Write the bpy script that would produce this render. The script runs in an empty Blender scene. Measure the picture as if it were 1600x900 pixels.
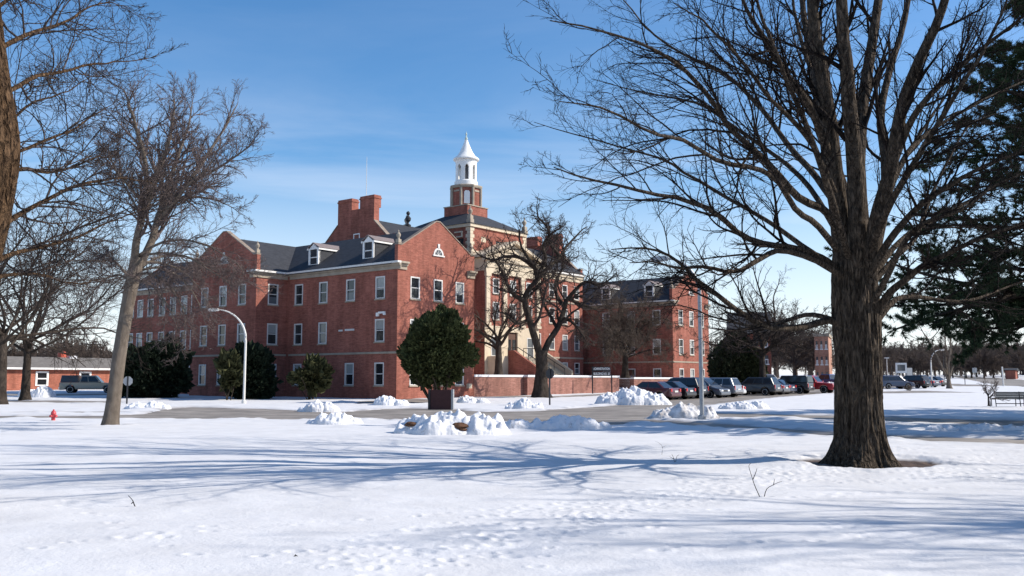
import bpy, bmesh, math, random
import numpy as np
from mathutils import Vector, Matrix

# ------------------------------------------------------------------ camera, sky, sun, exposure
scene = bpy.context.scene
R = math.radians
EYE, FPX, PITCH = 1.65, 1450.0, math.atan(145.0 / 1450.0)
SUN_AZ, SUN_EL = 1.0, 35.0            # direction towards the sun: degrees from +X, elevation

cam = bpy.data.cameras.new('camera')
cam_ob = bpy.data.objects.new('camera', cam)
scene.collection.objects.link(cam_ob)
cam_ob.location = (0, 0, EYE)
cam_ob.rotation_euler = (math.pi / 2 + PITCH, 0, 0)
cam.sensor_width = 36.0
cam.lens = 36.0 * FPX / 1600.0
cam.clip_end = 5000
scene.camera = cam_ob

world = bpy.data.worlds.new('World')
scene.world = world
world.use_nodes = True
def build_world():
    nt = world.node_tree; N = nt.nodes; L = nt.links
    N.clear()
    out = N.new('ShaderNodeOutputWorld'); bg = N.new('ShaderNodeBackground')
    sky = N.new('ShaderNodeTexSky'); sky.sky_type = 'NISHITA'
    sky.sun_disc = False
    sky.sun_elevation = R(SUN_EL)
    sky.sun_rotation = R(90.0 - SUN_AZ)
    sky.altitude = 100; sky.air_density = 1.0; sky.dust_density = 0.6; sky.ozone_density = 2.5
    # thin high cloud, laid out on a plane far overhead
    tc = N.new('ShaderNodeTexCoord'); sep = N.new('ShaderNodeSeparateXYZ')
    L.new(tc.outputs['Generated'], sep.inputs[0])
    zz = N.new('ShaderNodeMath'); zz.operation = 'MAXIMUM'; zz.inputs[1].default_value = 0.03
    L.new(sep.outputs[2], zz.inputs[0])
    za = N.new('ShaderNodeMath'); za.operation = 'ADD'; za.inputs[1].default_value = 0.10
    L.new(zz.outputs[0], za.inputs[0])
    dx = N.new('ShaderNodeMath'); dx.operation = 'DIVIDE'
    dy = N.new('ShaderNodeMath'); dy.operation = 'DIVIDE'
    L.new(sep.outputs[0], dx.inputs[0]); L.new(za.outputs[0], dx.inputs[1])
    L.new(sep.outputs[1], dy.inputs[0]); L.new(za.outputs[0], dy.inputs[1])
    cb = N.new('ShaderNodeCombineXYZ')
    L.new(dx.outputs[0], cb.inputs[0]); L.new(dy.outputs[0], cb.inputs[1])
    mp = N.new('ShaderNodeMapping'); mp.inputs['Rotation'].default_value = (0, 0, R(12))
    mp.inputs['Scale'].default_value = (0.55, 1.25, 1); mp.inputs['Location'].default_value = (0.35, 0.2, 0)
    L.new(cb.outputs[0], mp.inputs[0])
    no = N.new('ShaderNodeTexNoise'); no.inputs['Scale'].default_value = 1.0
    no.inputs['Detail'].default_value = 7; no.inputs['Roughness'].default_value = 0.58
    no.inputs['Distortion'].default_value = 0.5
    L.new(mp.outputs[0], no.inputs['Vector'])
    mr = N.new('ShaderNodeMapRange'); mr.inputs['From Min'].default_value = 0.42
    mr.inputs['From Max'].default_value = 0.72; mr.inputs['To Max'].default_value = 0.75
    L.new(no.outputs['Fac'], mr.inputs['Value'])
    # cloud thickens low down
    lo = N.new('ShaderNodeMapRange'); lo.inputs['From Min'].default_value = 0.31; lo.inputs['From Max'].default_value = 0.05
    lo.inputs['To Min'].default_value = 0.10; lo.inputs['To Max'].default_value = 1.0
    L.new(sep.outputs[2], lo.inputs['Value'])
    mu = N.new('ShaderNodeMath'); mu.operation = 'MULTIPLY'
    L.new(mr.outputs[0], mu.inputs[0]); L.new(lo.outputs[0], mu.inputs[1])
    hz = N.new('ShaderNodeMapRange'); hz.inputs['From Min'].default_value = 0.22; hz.inputs['From Max'].default_value = 0.0
    hz.inputs['To Min'].default_value = 0.0; hz.inputs['To Max'].default_value = 0.8
    L.new(sep.outputs[2], hz.inputs['Value'])
    mx0 = N.new('ShaderNodeMath'); mx0.operation = 'MAXIMUM'
    L.new(mu.outputs[0], mx0.inputs[0]); L.new(hz.outputs[0], mx0.inputs[1])
    hs = N.new('ShaderNodeHueSaturation'); hs.inputs['Saturation'].default_value = 1.27
    hs.inputs['Hue'].default_value = 0.501
    L.new(sky.outputs[0], hs.inputs['Color'])
    mix = N.new('ShaderNodeMixRGB'); mix.inputs[2].default_value = (6.3, 6.5, 7.0, 1)
    L.new(mx0.outputs[0], mix.inputs[0]); L.new(hs.outputs[0], mix.inputs[1])
    L.new(mix.outputs[0], bg.inputs[0])
    bg.inputs[1].default_value = 0.142
    L.new(bg.outputs[0], out.inputs[0])
build_world()

sl = bpy.data.lights.new('sun', 'SUN'); sl.energy = 5.0; sl.angle = R(0.5); sl.color = (1.0, 0.93, 0.83)
sun = bpy.data.objects.new('sun', sl); scene.collection.objects.link(sun)
_s = Vector((math.cos(R(SUN_EL)) * math.cos(R(SUN_AZ)), math.cos(R(SUN_EL)) * math.sin(R(SUN_AZ)), math.sin(R(SUN_EL))))
sun.rotation_euler = _s.to_track_quat('Z', 'Y').to_euler()
sun.location = (60, -20, 60)

scene.view_settings.view_transform = 'Standard'
scene.view_settings.look = 'None'
scene.view_settings.exposure = 0.30
scene.view_settings.gamma = 1.0
scene.view_settings.use_curve_mapping = False

# ------------------------------------------------------------------ helpers
COL = scene.collection
rng = np.random.default_rng(11)

def norm(a):
    return a / np.maximum(np.linalg.norm(a, axis=-1, keepdims=True), 1e-9)

_tab = np.random.default_rng(5).random(65536)
def _h(i, j, k):
    return _tab[(i * 73856093 ^ j * 19349663 ^ k * 83492791) & 65535]
def vnoise(x, y, z=0.0):
    x, y, z = np.broadcast_arrays(np.asarray(x, float), np.asarray(y, float), np.asarray(z, float))
    i = np.floor(x).astype(np.int64); j = np.floor(y).astype(np.int64); k = np.floor(z).astype(np.int64)
    fx, fy, fz = x - i, y - j, z - k
    fx = fx * fx * (3 - 2 * fx); fy = fy * fy * (3 - 2 * fy); fz = fz * fz * (3 - 2 * fz)
    r = 0
    for a in (0, 1):
        for b in (0, 1):
            for c in (0, 1):
                w = (fx if a else 1 - fx) * (fy if b else 1 - fy) * (fz if c else 1 - fz)
                r = r + w * _h(i + a, j + b, k + c)
    return r
def fbm(x, y, z=0.0, o=4):
    r = 0; a = 0.5; t = 0
    x = np.asarray(x, float); y = np.asarray(y, float); z = np.asarray(z, float)
    for q in range(o):
        r = r + a * vnoise(x * 2 ** q + 17.3 * q, y * 2 ** q - 9.1 * q, z * 2 ** q + 3.7 * q); t += a; a *= 0.5
    return r / t

def mesh_np(name, V, F, mats=(), parent=None, smooth=False, fmat=None, loc=None, attr=None):
    """V (n,3); F list of arrays (m,k) of equal-sided faces"""
    me = bpy.data.meshes.new(name)
    V = np.asarray(V, np.float32)
    me.vertices.add(len(V)); me.vertices.foreach_set('co', V.ravel())
    Fs = [np.asarray(f, np.int32) for f in F if len(f)]
    nl = sum(f.size for f in Fs); nf = sum(len(f) for f in Fs)
    me.loops.add(nl); me.polygons.add(nf)
    me.loops.foreach_set('vertex_index', np.concatenate([f.ravel() for f in Fs]))
    tot = np.concatenate([np.full(len(f), f.shape[1], np.int32) for f in Fs])
    st = np.concatenate([[0], np.cumsum(tot)[:-1]]).astype(np.int32)
    me.polygons.foreach_set('loop_start', st)
    me.polygons.foreach_set('loop_total', tot)
    if smooth: me.polygons.foreach_set('use_smooth', np.ones(nf, bool))
    for m in mats: me.materials.append(m)
    if fmat is not None: me.polygons.foreach_set('material_index', np.asarray(fmat, np.int32))
    if attr:
        for k, a in attr.items():
            at = me.attributes.new(k, 'FLOAT', 'POINT'); at.data.foreach_set('value', np.asarray(a, np.float32))
    me.update(calc_edges=True)
    me.validate()
    o = bpy.data.objects.new(name, me); COL.objects.link(o)
    if parent is not None: o.parent = parent
    if loc is not None: o.location = loc
    return o

def tag(o, label=None, cat=None, group=None, kind=None):
    if label: o['label'] = label
    if cat: o['category'] = cat
    if group: o['group'] = group
    if kind: o['kind'] = kind
    return o
def empty(name, loc=(0, 0, 0), rz=0.0, label=None, cat=None, group=None):
    o = bpy.data.objects.new(name, None); COL.objects.link(o)
    o.location = loc; o.rotation_euler = (0, 0, rz); o.empty_display_size = 0.3
    return tag(o, label, cat, group)
def copy_tree(o, parent=None):
    c = o.copy(); COL.objects.link(c)
    if parent is not None: c.parent = parent
    for ch in list(o.children): copy_tree(ch, c)
    return c

class MB:
    """collects polygons for ONE mesh object"""
    def __init__(s): s.V = []; s.F = []; s.M = []
    def add(s, pts, faces, m=0):
        b = len(s.V); s.V += [tuple(p) for p in pts]
        for f in faces: s.F.append([b + i for i in f]); s.M.append(m)
    def box(s, x0, x1, y0, y1, z0, z1, m=0):
        p = [(x, y, z) for z in (z0, z1) for y in (y0, y1) for x in (x0, x1)]
        s.add(p, [(0, 2, 3, 1), (4, 5, 7, 6), (0, 1, 5, 4), (2, 6, 7, 3), (0, 4, 6, 2), (1, 3, 7, 5)], m)
    def quad(s, a, b, c, d, m=0): s.add([a, b, c, d], [(0, 1, 2, 3)], m)
    def prism(s, poly, f, d0, d1, m=0):
        """poly 2-D outline; f(u,w,d)->3-D; extruded from d0 to d1"""
        n = len(poly)
        s.add([f(u, w, d0) for u, w in poly] + [f(u, w, d1) for u, w in poly],
              [list(range(n))[::-1], [n + i for i in range(n)]] +
              [[i, (i + 1) % n, n + (i + 1) % n, n + i] for i in range(n)], m)
    def tube(s, pts, rad, sides=8, m=0, cap=True):
        P = np.array(pts, float); n = len(P); rad = np.full(n, rad) if np.isscalar(rad) else np.array(rad)
        T = norm(np.gradient(P, axis=0)); a = np.array([0.31, 0.77, 0.2]) if abs(T.mean(0)[2]) > .8 else np.array([0.05, 0.02, 1.0])
        N = norm(a - (T @ a)[:, None] * T); Bn = np.cross(T, N)
        th = np.arange(sides) * 2 * np.pi / sides
        Q = P[:, None] + rad[:, None, None] * (np.cos(th)[None, :, None] * N[:, None] + np.sin(th)[None, :, None] * Bn[:, None])
        fs = [[i * sides + k, i * sides + (k + 1) % sides, (i + 1) * sides + (k + 1) % sides, (i + 1) * sides + k] for i in range(n - 1) for k in range(sides)]
        if cap: fs += [list(range(sides))[::-1], [(n - 1) * sides + k for k in range(sides)]]
        s.add(Q.reshape(-1, 3), fs, m)
    def lathe(s, prof, sides=20, cx=0, cy=0, m=0, ph=0.0):
        n = len(prof); th = ph + np.arange(sides) * 2 * np.pi / sides
        pts = [(cx + r * math.cos(t), cy + r * math.sin(t), z) for r, z in prof for t in th]
        fs = [[i * sides + k, i * sides + (k + 1) % sides, (i + 1) * sides + (k + 1) % sides, (i + 1) * sides + k] for i in range(n - 1) for k in range(sides)]
        fs += [list(range(sides))[::-1], [(n - 1) * sides + k for k in range(sides)]]
        s.add(pts, fs, m)
    def build(s, name, mats, parent=None, smooth=False, bevel=0.0, loc=None, rz=None):
        me = bpy.data.meshes.new(name)
        me.from_pydata(s.V, [], s.F)
        if not isinstance(mats, (list, tuple)): mats = [mats]
        for q in mats: me.materials.append(q)
        me.polygons.foreach_set('material_index', s.M)
        if smooth:
            me.polygons.foreach_set('use_smooth', [True] * len(s.F))
            try: me.set_sharp_from_angle(angle=R(38))
            except Exception: pass
        me.update()
        o = bpy.data.objects.new(name, me); COL.objects.link(o)
        if parent is not None: o.parent = parent
        if loc is not None: o.location = loc
        if rz is not None: o.rotation_euler = (0, 0, rz)
        if bevel:
            b = o.modifiers.new('bevel', 'BEVEL'); b.width = bevel; b.segments = 2; b.limit_method = 'ANGLE'; b.angle_limit = R(35)
        return o

# ------------------------------------------------------------------ materials
def mat(name, col, rough=0.8, spec=0.3, var=0.0, scale=8.0, bump=0.0, bscale=None, metal=0.0, col2=None, island=0.0, coat=0.0, stretch=None):
    m = bpy.data.materials.new(name); m.use_nodes = True
    nt = m.node_tree; N = nt.nodes; L = nt.links
    b = N['Principled BSDF']
    b.inputs['Base Color'].default_value = (*col, 1); b.inputs['Roughness'].default_value = rough
    b.inputs['Specular IOR Level'].default_value = spec; b.inputs['Metallic'].default_value = metal
    if coat: b.inputs['Coat Weight'].default_value = coat; b.inputs['Coat Roughness'].default_value = 0.08
    tc = None
    if var or bump or col2:
        tc = N.new('ShaderNodeTexCoord')
        vec = tc.outputs['Object']
        if stretch:
            mp = N.new('ShaderNodeMapping'); mp.inputs['Scale'].default_value = stretch
            L.new(vec, mp.inputs[0]); vec = mp.outputs[0]
    last = None
    if var or col2:
        n = N.new('ShaderNodeTexNoise'); n.inputs['Scale'].default_value = scale; n.inputs['Detail'].default_value = 6
        n.inputs['Roughness'].default_value = 0.65
        L.new(vec, n.inputs['Vector'])
        cr = N.new('ShaderNodeValToRGB')
        c2 = col2 or tuple(c * (1 + var) for c in col); c1 = col if col2 else tuple(c * (1 - var) for c in col)
        cr.color_ramp.elements[0].position = 0.33; cr.color_ramp.elements[1].position = 0.67
        cr.color_ramp.elements[0].color = (*c1, 1); cr.color_ramp.elements[1].color = (*c2, 1)
        L.new(n.outputs['Fac'], cr.inputs[0]); last = cr.outputs[0]
    if island:
        g = N.new('ShaderNodeNewGeometry'); mr = N.new('ShaderNodeMapRange')
        mr.inputs['To Min'].default_value = 1 - island; mr.inputs['To Max'].default_value = 1 + island
        L.new(g.outputs['Random Per Island'], mr.inputs['Value'])
        mm = N.new('ShaderNodeMixRGB'); mm.blend_type = 'MULTIPLY'; mm.inputs[0].default_value = 1
        if last is None: mm.inputs[1].default_value = (*col, 1)
        else: L.new(last, mm.inputs[1])
        L.new(mr.outputs[0], mm.inputs[2]); last = mm.outputs[0]
    if last is not None: L.new(last, b.inputs['Base Color'])
    if bump:
        n2 = N.new('ShaderNodeTexNoise'); n2.inputs['Scale'].default_value = bscale or scale; n2.inputs['Detail'].default_value = 6
        L.new(vec, n2.inputs['Vector'])
        bp = N.new('ShaderNodeBump'); bp.inputs['Strength'].default_value = bump; bp.inputs['Distance'].default_value = 0.05
        L.new(n2.outputs['Fac'], bp.inputs['Height']); L.new(bp.outputs[0], b.inputs['Normal'])
    return m

def brick_mat(name, c1, c2, mortar):
    m = bpy.data.materials.new(name); m.use_nodes = True
    nt = m.node_tree; N = nt.nodes; L = nt.links; b = N['Principled BSDF']
    tc = N.new('ShaderNodeTexCoord'); sp = N.new('ShaderNodeSeparateXYZ'); L.new(tc.outputs['Object'], sp.inputs[0])
    ad = N.new('ShaderNodeMath'); L.new(sp.outputs[0], ad.inputs[0]); L.new(sp.outputs[1], ad.inputs[1])
    cb = N.new('ShaderNodeCombineXYZ'); L.new(ad.outputs[0], cb.inputs[0]); L.new(sp.outputs[2], cb.inputs[1])
    bk = N.new('ShaderNodeTexBrick'); bk.inputs['Scale'].default_value = 1.0
    bk.inputs['Brick Width'].default_value = 0.225; bk.inputs['Row Height'].default_value = 0.075
    bk.inputs['Mortar Size'].default_value = 0.006; bk.inputs['Bias'].default_value = -0.1
    bk.inputs['Color1'].default_value = (*c1, 1); bk.inputs['Color2'].default_value = (*c2, 1); bk.inputs['Mortar'].default_value = (*mortar, 1)
    L.new(cb.outputs[0], bk.inputs['Vector'])
    n = N.new('ShaderNodeTexNoise'); n.inputs['Scale'].default_value = 0.55; n.inputs['Detail'].default_value = 8; n.inputs['Roughness'].default_value = 0.7
    mp = N.new('ShaderNodeMapping'); mp.inputs['Scale'].default_value = (1, 1, 0.55); L.new(tc.outputs['Object'], mp.inputs[0])
    L.new(mp.outputs[0], n.inputs['Vector'])
    mr = N.new('ShaderNodeMapRange'); mr.inputs['From Min'].default_value = 0.3; mr.inputs['From Max'].default_value = 0.7
    mr.inputs['To Min'].default_value = 0.66; mr.inputs['To Max'].default_value = 1.28
    L.new(n.outputs['Fac'], mr.inputs['Value'])
    mm = N.new('ShaderNodeMixRGB'); mm.blend_type = 'MULTIPLY'; mm.inputs[0].default_value = 1
    L.new(bk.outputs['Color'], mm.inputs[1]); L.new(mr.outputs[0], mm.inputs[2])
    # course by course difference and streaks of rain below ledges
    prev = mm.outputs[0]
    for sc, lo_, hi_ in (((1.6, 1.6, 9.0), .80, 1.22), ((2.6, 2.6, .18), .84, 1.10), ((14, 14, 22), .72, 1.26)):
        mp2 = N.new('ShaderNodeMapping'); mp2.inputs['Scale'].default_value = sc; L.new(tc.outputs['Object'], mp2.inputs[0])
        n2 = N.new('ShaderNodeTexNoise'); n2.inputs['Scale'].default_value = 1.0; n2.inputs['Detail'].default_value = 3; L.new(mp2.outputs[0], n2.inputs['Vector'])
        m2 = N.new('ShaderNodeMapRange'); m2.inputs['From Min'].default_value = .3; m2.inputs['From Max'].default_value = .7; m2.inputs['To Min'].default_value = lo_; m2.inputs['To Max'].default_value = hi_
        L.new(n2.outputs['Fac'], m2.inputs['Value'])
        x2 = N.new('ShaderNodeMixRGB'); x2.blend_type = 'MULTIPLY'; x2.inputs[0].default_value = 1; L.new(prev, x2.inputs[1]); L.new(m2.outputs[0], x2.inputs[2]); prev = x2.outputs[0]
    L.new(prev, b.inputs['Base Color'])
    b.inputs['Roughness'].default_value = 0.9; b.inputs['Specular IOR Level'].default_value = 0.15
    return m

M = {}
M['brick'] = brick_mat('brick', (0.262, 0.085, 0.060), (0.315, 0.110, 0.079), (0.28, 0.15, 0.115))
M['brick_orange'] = brick_mat('brick_orange', (0.31, 0.095, 0.06), (0.37, 0.125, 0.08), (0.33, 0.19, 0.14))
M['brick_tan'] = brick_mat('brick_tan', (0.42, 0.22, 0.15), (0.36, 0.17, 0.12), (0.4, 0.3, 0.24))
M['stone'] = mat('stone', (0.33, 0.28, 0.22), 0.85, 0.2, var=0.16, scale=1.5)
M['cream'] = mat('cream', (0.56, 0.47, 0.35), 0.85, 0.2, var=0.1, scale=1.2)
M['coping'] = mat('coping', (0.26, 0.21, 0.17), 0.85, 0.2, var=0.2, scale=1.5)
M['white'] = mat('white_paint', (0.78, 0.77, 0.74), 0.55, 0.3, var=0.06, scale=3)
M['trim'] = mat('window_trim', (0.62, 0.60, 0.57), 0.6, 0.3, var=0.08, scale=2)
M['slate'] = mat('slate', (0.035, 0.037, 0.043), 0.75, 0.3, var=0.3, scale=2.2, stretch=(1, 1, 3))
M['grey_roof'] = mat('grey_roof', (0.17, 0.155, 0.14), 0.9, 0.2, var=0.2, scale=2.0)
M['glass_dark'] = mat('glass_dark', (0.018, 0.02, 0.024), 0.06, 0.6)
M['glass_mid'] = mat('glass_mid', (0.10, 0.11, 0.12), 0.08, 0.6)
M['glass_pale'] = mat('glass_pale', (0.30, 0.31, 0.30), 0.10, 0.6)
M['snow_cap'] = mat('snow_cap', (0.72, 0.73, 0.76), 0.9, 0.2, var=0.04, scale=3, bump=0.5, bscale=6)
M['metal_grey'] = mat('metal_grey', (0.36, 0.37, 0.38), 0.45, 0.5, var=0.12, scale=6, metal=0.3)
M['metal_white'] = mat('metal_white', (0.66, 0.64, 0.60), 0.5, 0.4, var=0.08, scale=4)
M['metal_dark'] = mat('metal_dark', (0.025, 0.026, 0.03), 0.5, 0.4, var=0.2, scale=9)
M['rubber'] = mat('rubber', (0.015, 0.015, 0.016), 0.85, 0.2)
M['alloy'] = mat('alloy', (0.42, 0.42, 0.43), 0.35, 0.5, metal=0.7)
M['car_glass'] = mat('car_glass', (0.02, 0.023, 0.028), 0.05, 0.6)
M['tail'] = mat('tail_lamp', (0.45, 0.02, 0.02), 0.2, 0.5)
M['head'] = mat('head_lamp', (0.7, 0.7, 0.7), 0.12, 0.6)
M['plate'] = mat('plate', (0.6, 0.6, 0.58), 0.5, 0.3)
M['chrome'] = mat('chrome', (0.6, 0.6, 0.6), 0.2, 0.5, metal=0.9)

# ------------------------------------------------------------------ ground form
def base(x, y):
    """bare ground: flat near the camera, a slow rise beyond 70 m"""
    y = np.asarray(y, float); x = np.asarray(x, float)
    return 0.012 * 12.0 * np.logaddexp(0, (y - 70.0) / 12.0) * np.clip(1.0 - (y - 450) / 900.0, 0.4, 1) + 0 * x

_cp, _sp = math.cos(PITCH), math.sin(PITCH)
def ray(px, py):
    xc = (px - 800.0) / FPX; yc = (450.0 - py) / FPX
    return xc, _cp - yc * _sp, _sp + yc * _cp
def at(px, py, Y):
    """point of the sight line of photo pixel (px, py) at distance Y"""
    a, b, c = ray(px, py); k = Y / b
    return np.array((a * k, Y, EYE + c * k))
def gnd(px, py):
    """where the sight line meets the ground"""
    a, b, c = ray(px, py)
    f = lambda d: EYE + c / b * d - float(base(0, d))
    lo, hi = 4.0, 4.0
    while hi < 900 and f(hi) > 0: lo = hi; hi *= 1.04
    for _ in range(40):
        mid = (lo + hi) / 2
        if f(mid) > 0: lo = mid
        else: hi = mid
    d = (lo + hi) / 2
    return np.array((a / b * d, d, float(base(0, d))))

# ------------------------------------------------------------------ snow and roads
def gpoly(pts): return np.array([gnd(*p)[:2] for p in pts])
ROADS = [gpoly(p) for p in (
    [(-260, 651.5), (0, 651.5), (160, 651.5), (235, 648), (262, 640), (300, 637.5), (400, 640), (470, 643), (540, 645), (600, 640.5), (640, 639), (700, 641),
     (760, 645), (840, 643.5), (880, 640.5), (950, 636), (1000, 631), (1050, 620), (1010, 613), (1120, 608), (1180, 604), (1310, 599), (1420, 597), (1425, 604), (1310, 612.5),
     (1240, 619), (1170, 625), (1120, 632), (1060, 639), (1015, 650), (1005, 659), (960, 667), (900, 668), (800, 662), (700, 660), (600, 657),
     (475, 657.5), (350, 655.5), (250, 656), (0, 656), (-260, 656)],
    [(1000, 661), (1150, 671), (1300, 683), (1450, 691), (1720, 699.5), (1720, 693.5), (1450, 685), (1300, 677.5), (1150, 666.5), (1010, 656.5)],
    [(1010, 652), (1100, 652.5), (1300, 657), (1600, 667), (1820, 671), (1820, 663.5), (1600, 659.5), (1300, 651), (1100, 647), (1020, 646)],
    [(1480, 586.5), (1540, 590.5), (1600, 594), (1760, 597), (1760, 604.5), (1620, 604), (1565, 603), (1545, 599), (1500, 590.5)],
    [(1370, 596), (1450, 599), (1530, 602), (1560, 603.5), (1530, 604), (1450, 601.5), (1370, 599)],
    [(1380, 612.5), (1440, 611), (1520, 614), (1440, 614.5), (1380, 615.5)],
    [(-60, 626.5), (90, 627), (180, 628.5), (185, 630.2), (100, 630), (-60, 629)],
    [(-40, 615), (60, 616.5), (190, 616), (190, 617.5), (60, 619.5), (-40, 618)],
    [(40, 646.2), (120, 645.6), (230, 643.8), (235, 645), (130, 647.3), (40, 647.4)],
    [(690, 617.5), (780, 618), (860, 620), (960, 615.5), (962, 617.5), (860, 622.6), (790, 621), (690, 621)],
    [(560, 628), (640, 624), (700, 626), (690, 630), (620, 633), (565, 633)],
)]
TREE_WELLS = []          # (x, y, radius): bare brown ground round a trunk

def sdist(poly, X, Y):
    """signed distance to a polygon, negative inside"""
    d = np.full(X.shape, 1e9); inside = np.zeros(X.shape, bool); n = len(poly)
    for i in range(n):
        ax, ay = poly[i]; bx, by = poly[(i + 1) % n]
        ex, ey = bx - ax, by - ay; wx, wy = X - ax, Y - ay
        t = np.clip((wx * ex + wy * ey) / (ex * ex + ey * ey + 1e-12), 0, 1)
        d = np.minimum(d, np.hypot(wx - ex * t, wy - ey * t))
        c = ((ay > Y) != (by > Y)) & (X < ex * (Y - ay) / (ey if abs(ey) > 1e-12 else 1e-12) + ax)
        inside ^= c
    return np.where(inside, -d, d)

FOOT = []
def footprints():
    r = np.random.default_rng(8)
    path = [(1320, 728), (1250, 742), (1180, 757), (1110, 775), (1040, 795), (960, 815), (890, 835), (800, 862), (700, 885), (600, 905)]
    W = np.array([gnd(*p)[:2] for p in path])
    for i in range(len(W) - 1):
        n = 62 if i < 6 else 45
        t = r.random(n)[:, None]
        p = W[i] * (1 - t) + W[i + 1] * t + r.normal(0, 0.34, (n, 2)) * np.array([1.3, 1.0])
        FOOT.extend(p.tolist())
    for _ in range(420):                     # trodden patch to the right of the big trunk
        q = gnd(r.uniform(1370, 1640), r.uniform(703, 760)); FOOT.append([q[0] + r.normal(0, .3), q[1] + r.normal(0, .3)])
    for _ in range(120):
        q = gnd(r.uniform(1180, 1330), r.uniform(735, 762)); FOOT.append([q[0] + r.normal(0, .2), q[1] + r.normal(0, .2)])
    # single tracks crossing the lawn
    for (x0, y0, x1, y1, n) in ((60, 880, 900, 800, 26), (420, 900, 930, 790, 22), (1180, 790, 1500, 770, 18), (1000, 890, 1500, 850, 16),
                                (150, 760, 620, 800, 14), (1290, 830, 1420, 880, 10), (100, 800, 330, 900, 12), (850, 770, 1180, 800, 20)):
        a = gnd(x0, y0)[:2]; b = gnd(x1, y1)[:2]
        for k in range(n):
            q = a + (b - a) * (k + r.uniform(-.2, .2)) / n + r.normal(0, .09, 2); FOOT.append(q.tolist())
footprints()

def build_snow():
    fine = np.linspace(-36.5, 36.5, 860)
    coarse = np.concatenate([np.linspace(-180, -37.5, 60), [], np.linspace(37.5, 177, 60)])
    ang = np.radians(np.sort(np.concatenate([fine, coarse])))
    rad = np.concatenate([np.linspace(0.6, 6.0, 20)[:-1], np.geomspace(6.0, 24, 330)[:-1], np.geomspace(24, 140, 360)[:-1], np.geomspace(140, 2600, 70)])
    A, Rr = np.meshgrid(ang, rad)
    X = np.sin(A) * Rr; Y = np.cos(A) * Rr
    sd = np.full(X.shape, 1e9)
    act = (np.abs(A) < R(38)) & (Rr > 20) & (Rr < 600)
    s = np.full(act.sum(), 1e9)
    for p in ROADS: s = np.minimum(s, sdist(p, X[act], Y[act]))
    sd[act] = s
    jit = (fbm(X * 0.55, Y * 0.55, 3.1, 4) - 0.5)
    # edge noise shrinks with the road width seen, so thin bare strips keep their line
    sdn = sd + jit * 0.45
    snow = np.clip(sdn / 0.3, -1.0, 1.0) * np.where(sdn > 0, 0.05 + 0.06 * np.clip(sdn / 6, 0, 1) * np.clip(1.3 - Rr / 45, 0, 1), 0.12)
    bank = np.exp(-((sdn - 1.1) / 0.55) ** 2) * (0.0 + 0.10 * np.clip(fbm(X * 0.45, Y * 0.45, 9.0, 4) * 2.4 - 0.75, 0, 1.2))
    near = np.clip(1.3 - Rr / 60, 0, 1)
    und = (fbm(X * 0.16, Y * 0.22, 1.0, 3) - 0.5) * 0.24 * np.clip(Rr / 10, 0.3, 1) * np.clip(1.35 - Rr / 42, 0.12, 1)
    mid = (fbm(X * 0.7, Y * 0.9, 5.0, 4) - 0.5) * 0.05
    ruts = (fbm(X * 0.9, Y * 2.6, 2.0, 4) - 0.5) * 0.035
    fin = (vnoise(X * 9, Y * 9, 0.5) - 0.5) * 0.006 + (vnoise(X * 23, Y * 23, 7.5) - 0.5) * 0.003
    rough = np.clip(fbm(X * .35 + 9, Y * .35, 4.0, 3) * 3 - 1.55, 0, 1) * (vnoise(X * 5.5, Y * 5.5, 2.2) - .5) * 0.022
    inroad = np.clip(0.5 - sdn / 0.5, 0, 1)
    # lumpy, cluttered snow within a few metres of the road
    lump = np.exp(-np.clip(sdn, 0, 99) / 1.6) * (sdn > 0) * np.clip(vnoise(X * 1.9, Y * 1.9, 3.3) - .55, 0, 1) * 0.22
    farf = np.clip(60 / Rr, 0, 1) ** 3
    bank = bank * farf; lump = lump * farf
    Z = base(X, Y) + snow + (bank + und * 0.75 + mid + ruts + (fin + rough) * near + lump) * (1 - inroad)
    Z = np.where(Rr > 600, Z, Z)
    # footprints: pits with a small rim
    F = np.array(FOOT); fr = np.random.default_rng(2)
    dep = fr.uniform(0.004, 0.020, len(F)); rr = fr.uniform(0.03, 0.065, len(F))
    for (fx, fy), dp, q in zip(F, dep, rr):
        d0 = math.hypot(fx, fy); a0 = math.atan2(fx, fy)
        i0 = np.searchsorted(rad, d0 - 0.45); i1 = np.searchsorted(rad, d0 + 0.45)
        j0 = np.searchsorted(ang, a0 - 0.45 / d0); j1 = np.searchsorted(ang, a0 + 0.45 / d0)
        if i1 <= i0 or j1 <= j0: continue
        dx = X[i0:i1, j0:j1] - fx; dy = Y[i0:i1, j0:j1] - fy
        e = (dx * dx / 1.9 + dy * dy) / (q * q)
        Z[i0:i1, j0:j1] += -dp * np.exp(-e * 1.2) + 0.45 * dp * np.exp(-(np.sqrt(e) - 1.5) ** 2 * 3)
    dirt = np.exp(-np.clip(sdn + 0.05, 0, 50) / 0.4) * np.clip(fbm(X * .8, Y * .8, 8, 3) * 2 - .35, 0.15, 1)
    for (tx, ty, tr) in TREE_WELLS:
        d = np.hypot(X - tx, Y - ty) + (fbm(X * 2.2, Y * 2.2, 6.0, 4) - 0.5) * tr * 0.9
        w = np.clip((tr * 1.08 - d) / (0.22 * tr), 0, 1)
        dirt = np.maximum(dirt, w)
        Z -= 0.09 * np.clip((tr * 1.3 - d) / (0.5 * tr), 0, 1) - 0.03 * np.exp(-((d - tr * 1.45) / (tr * 0.25)) ** 2)
    n, m = X.shape
    idx = np.arange(n * m).reshape(n, m)
    nx = np.roll(idx, -1, 1)
    q = np.stack([idx[:-1], nx[:-1], nx[1:], idx[1:]], -1)
    Fq = q.reshape(-1, 4)[:, ::-1]
    V = np.stack([X, Y, Z], -1).reshape(-1, 3)
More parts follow.
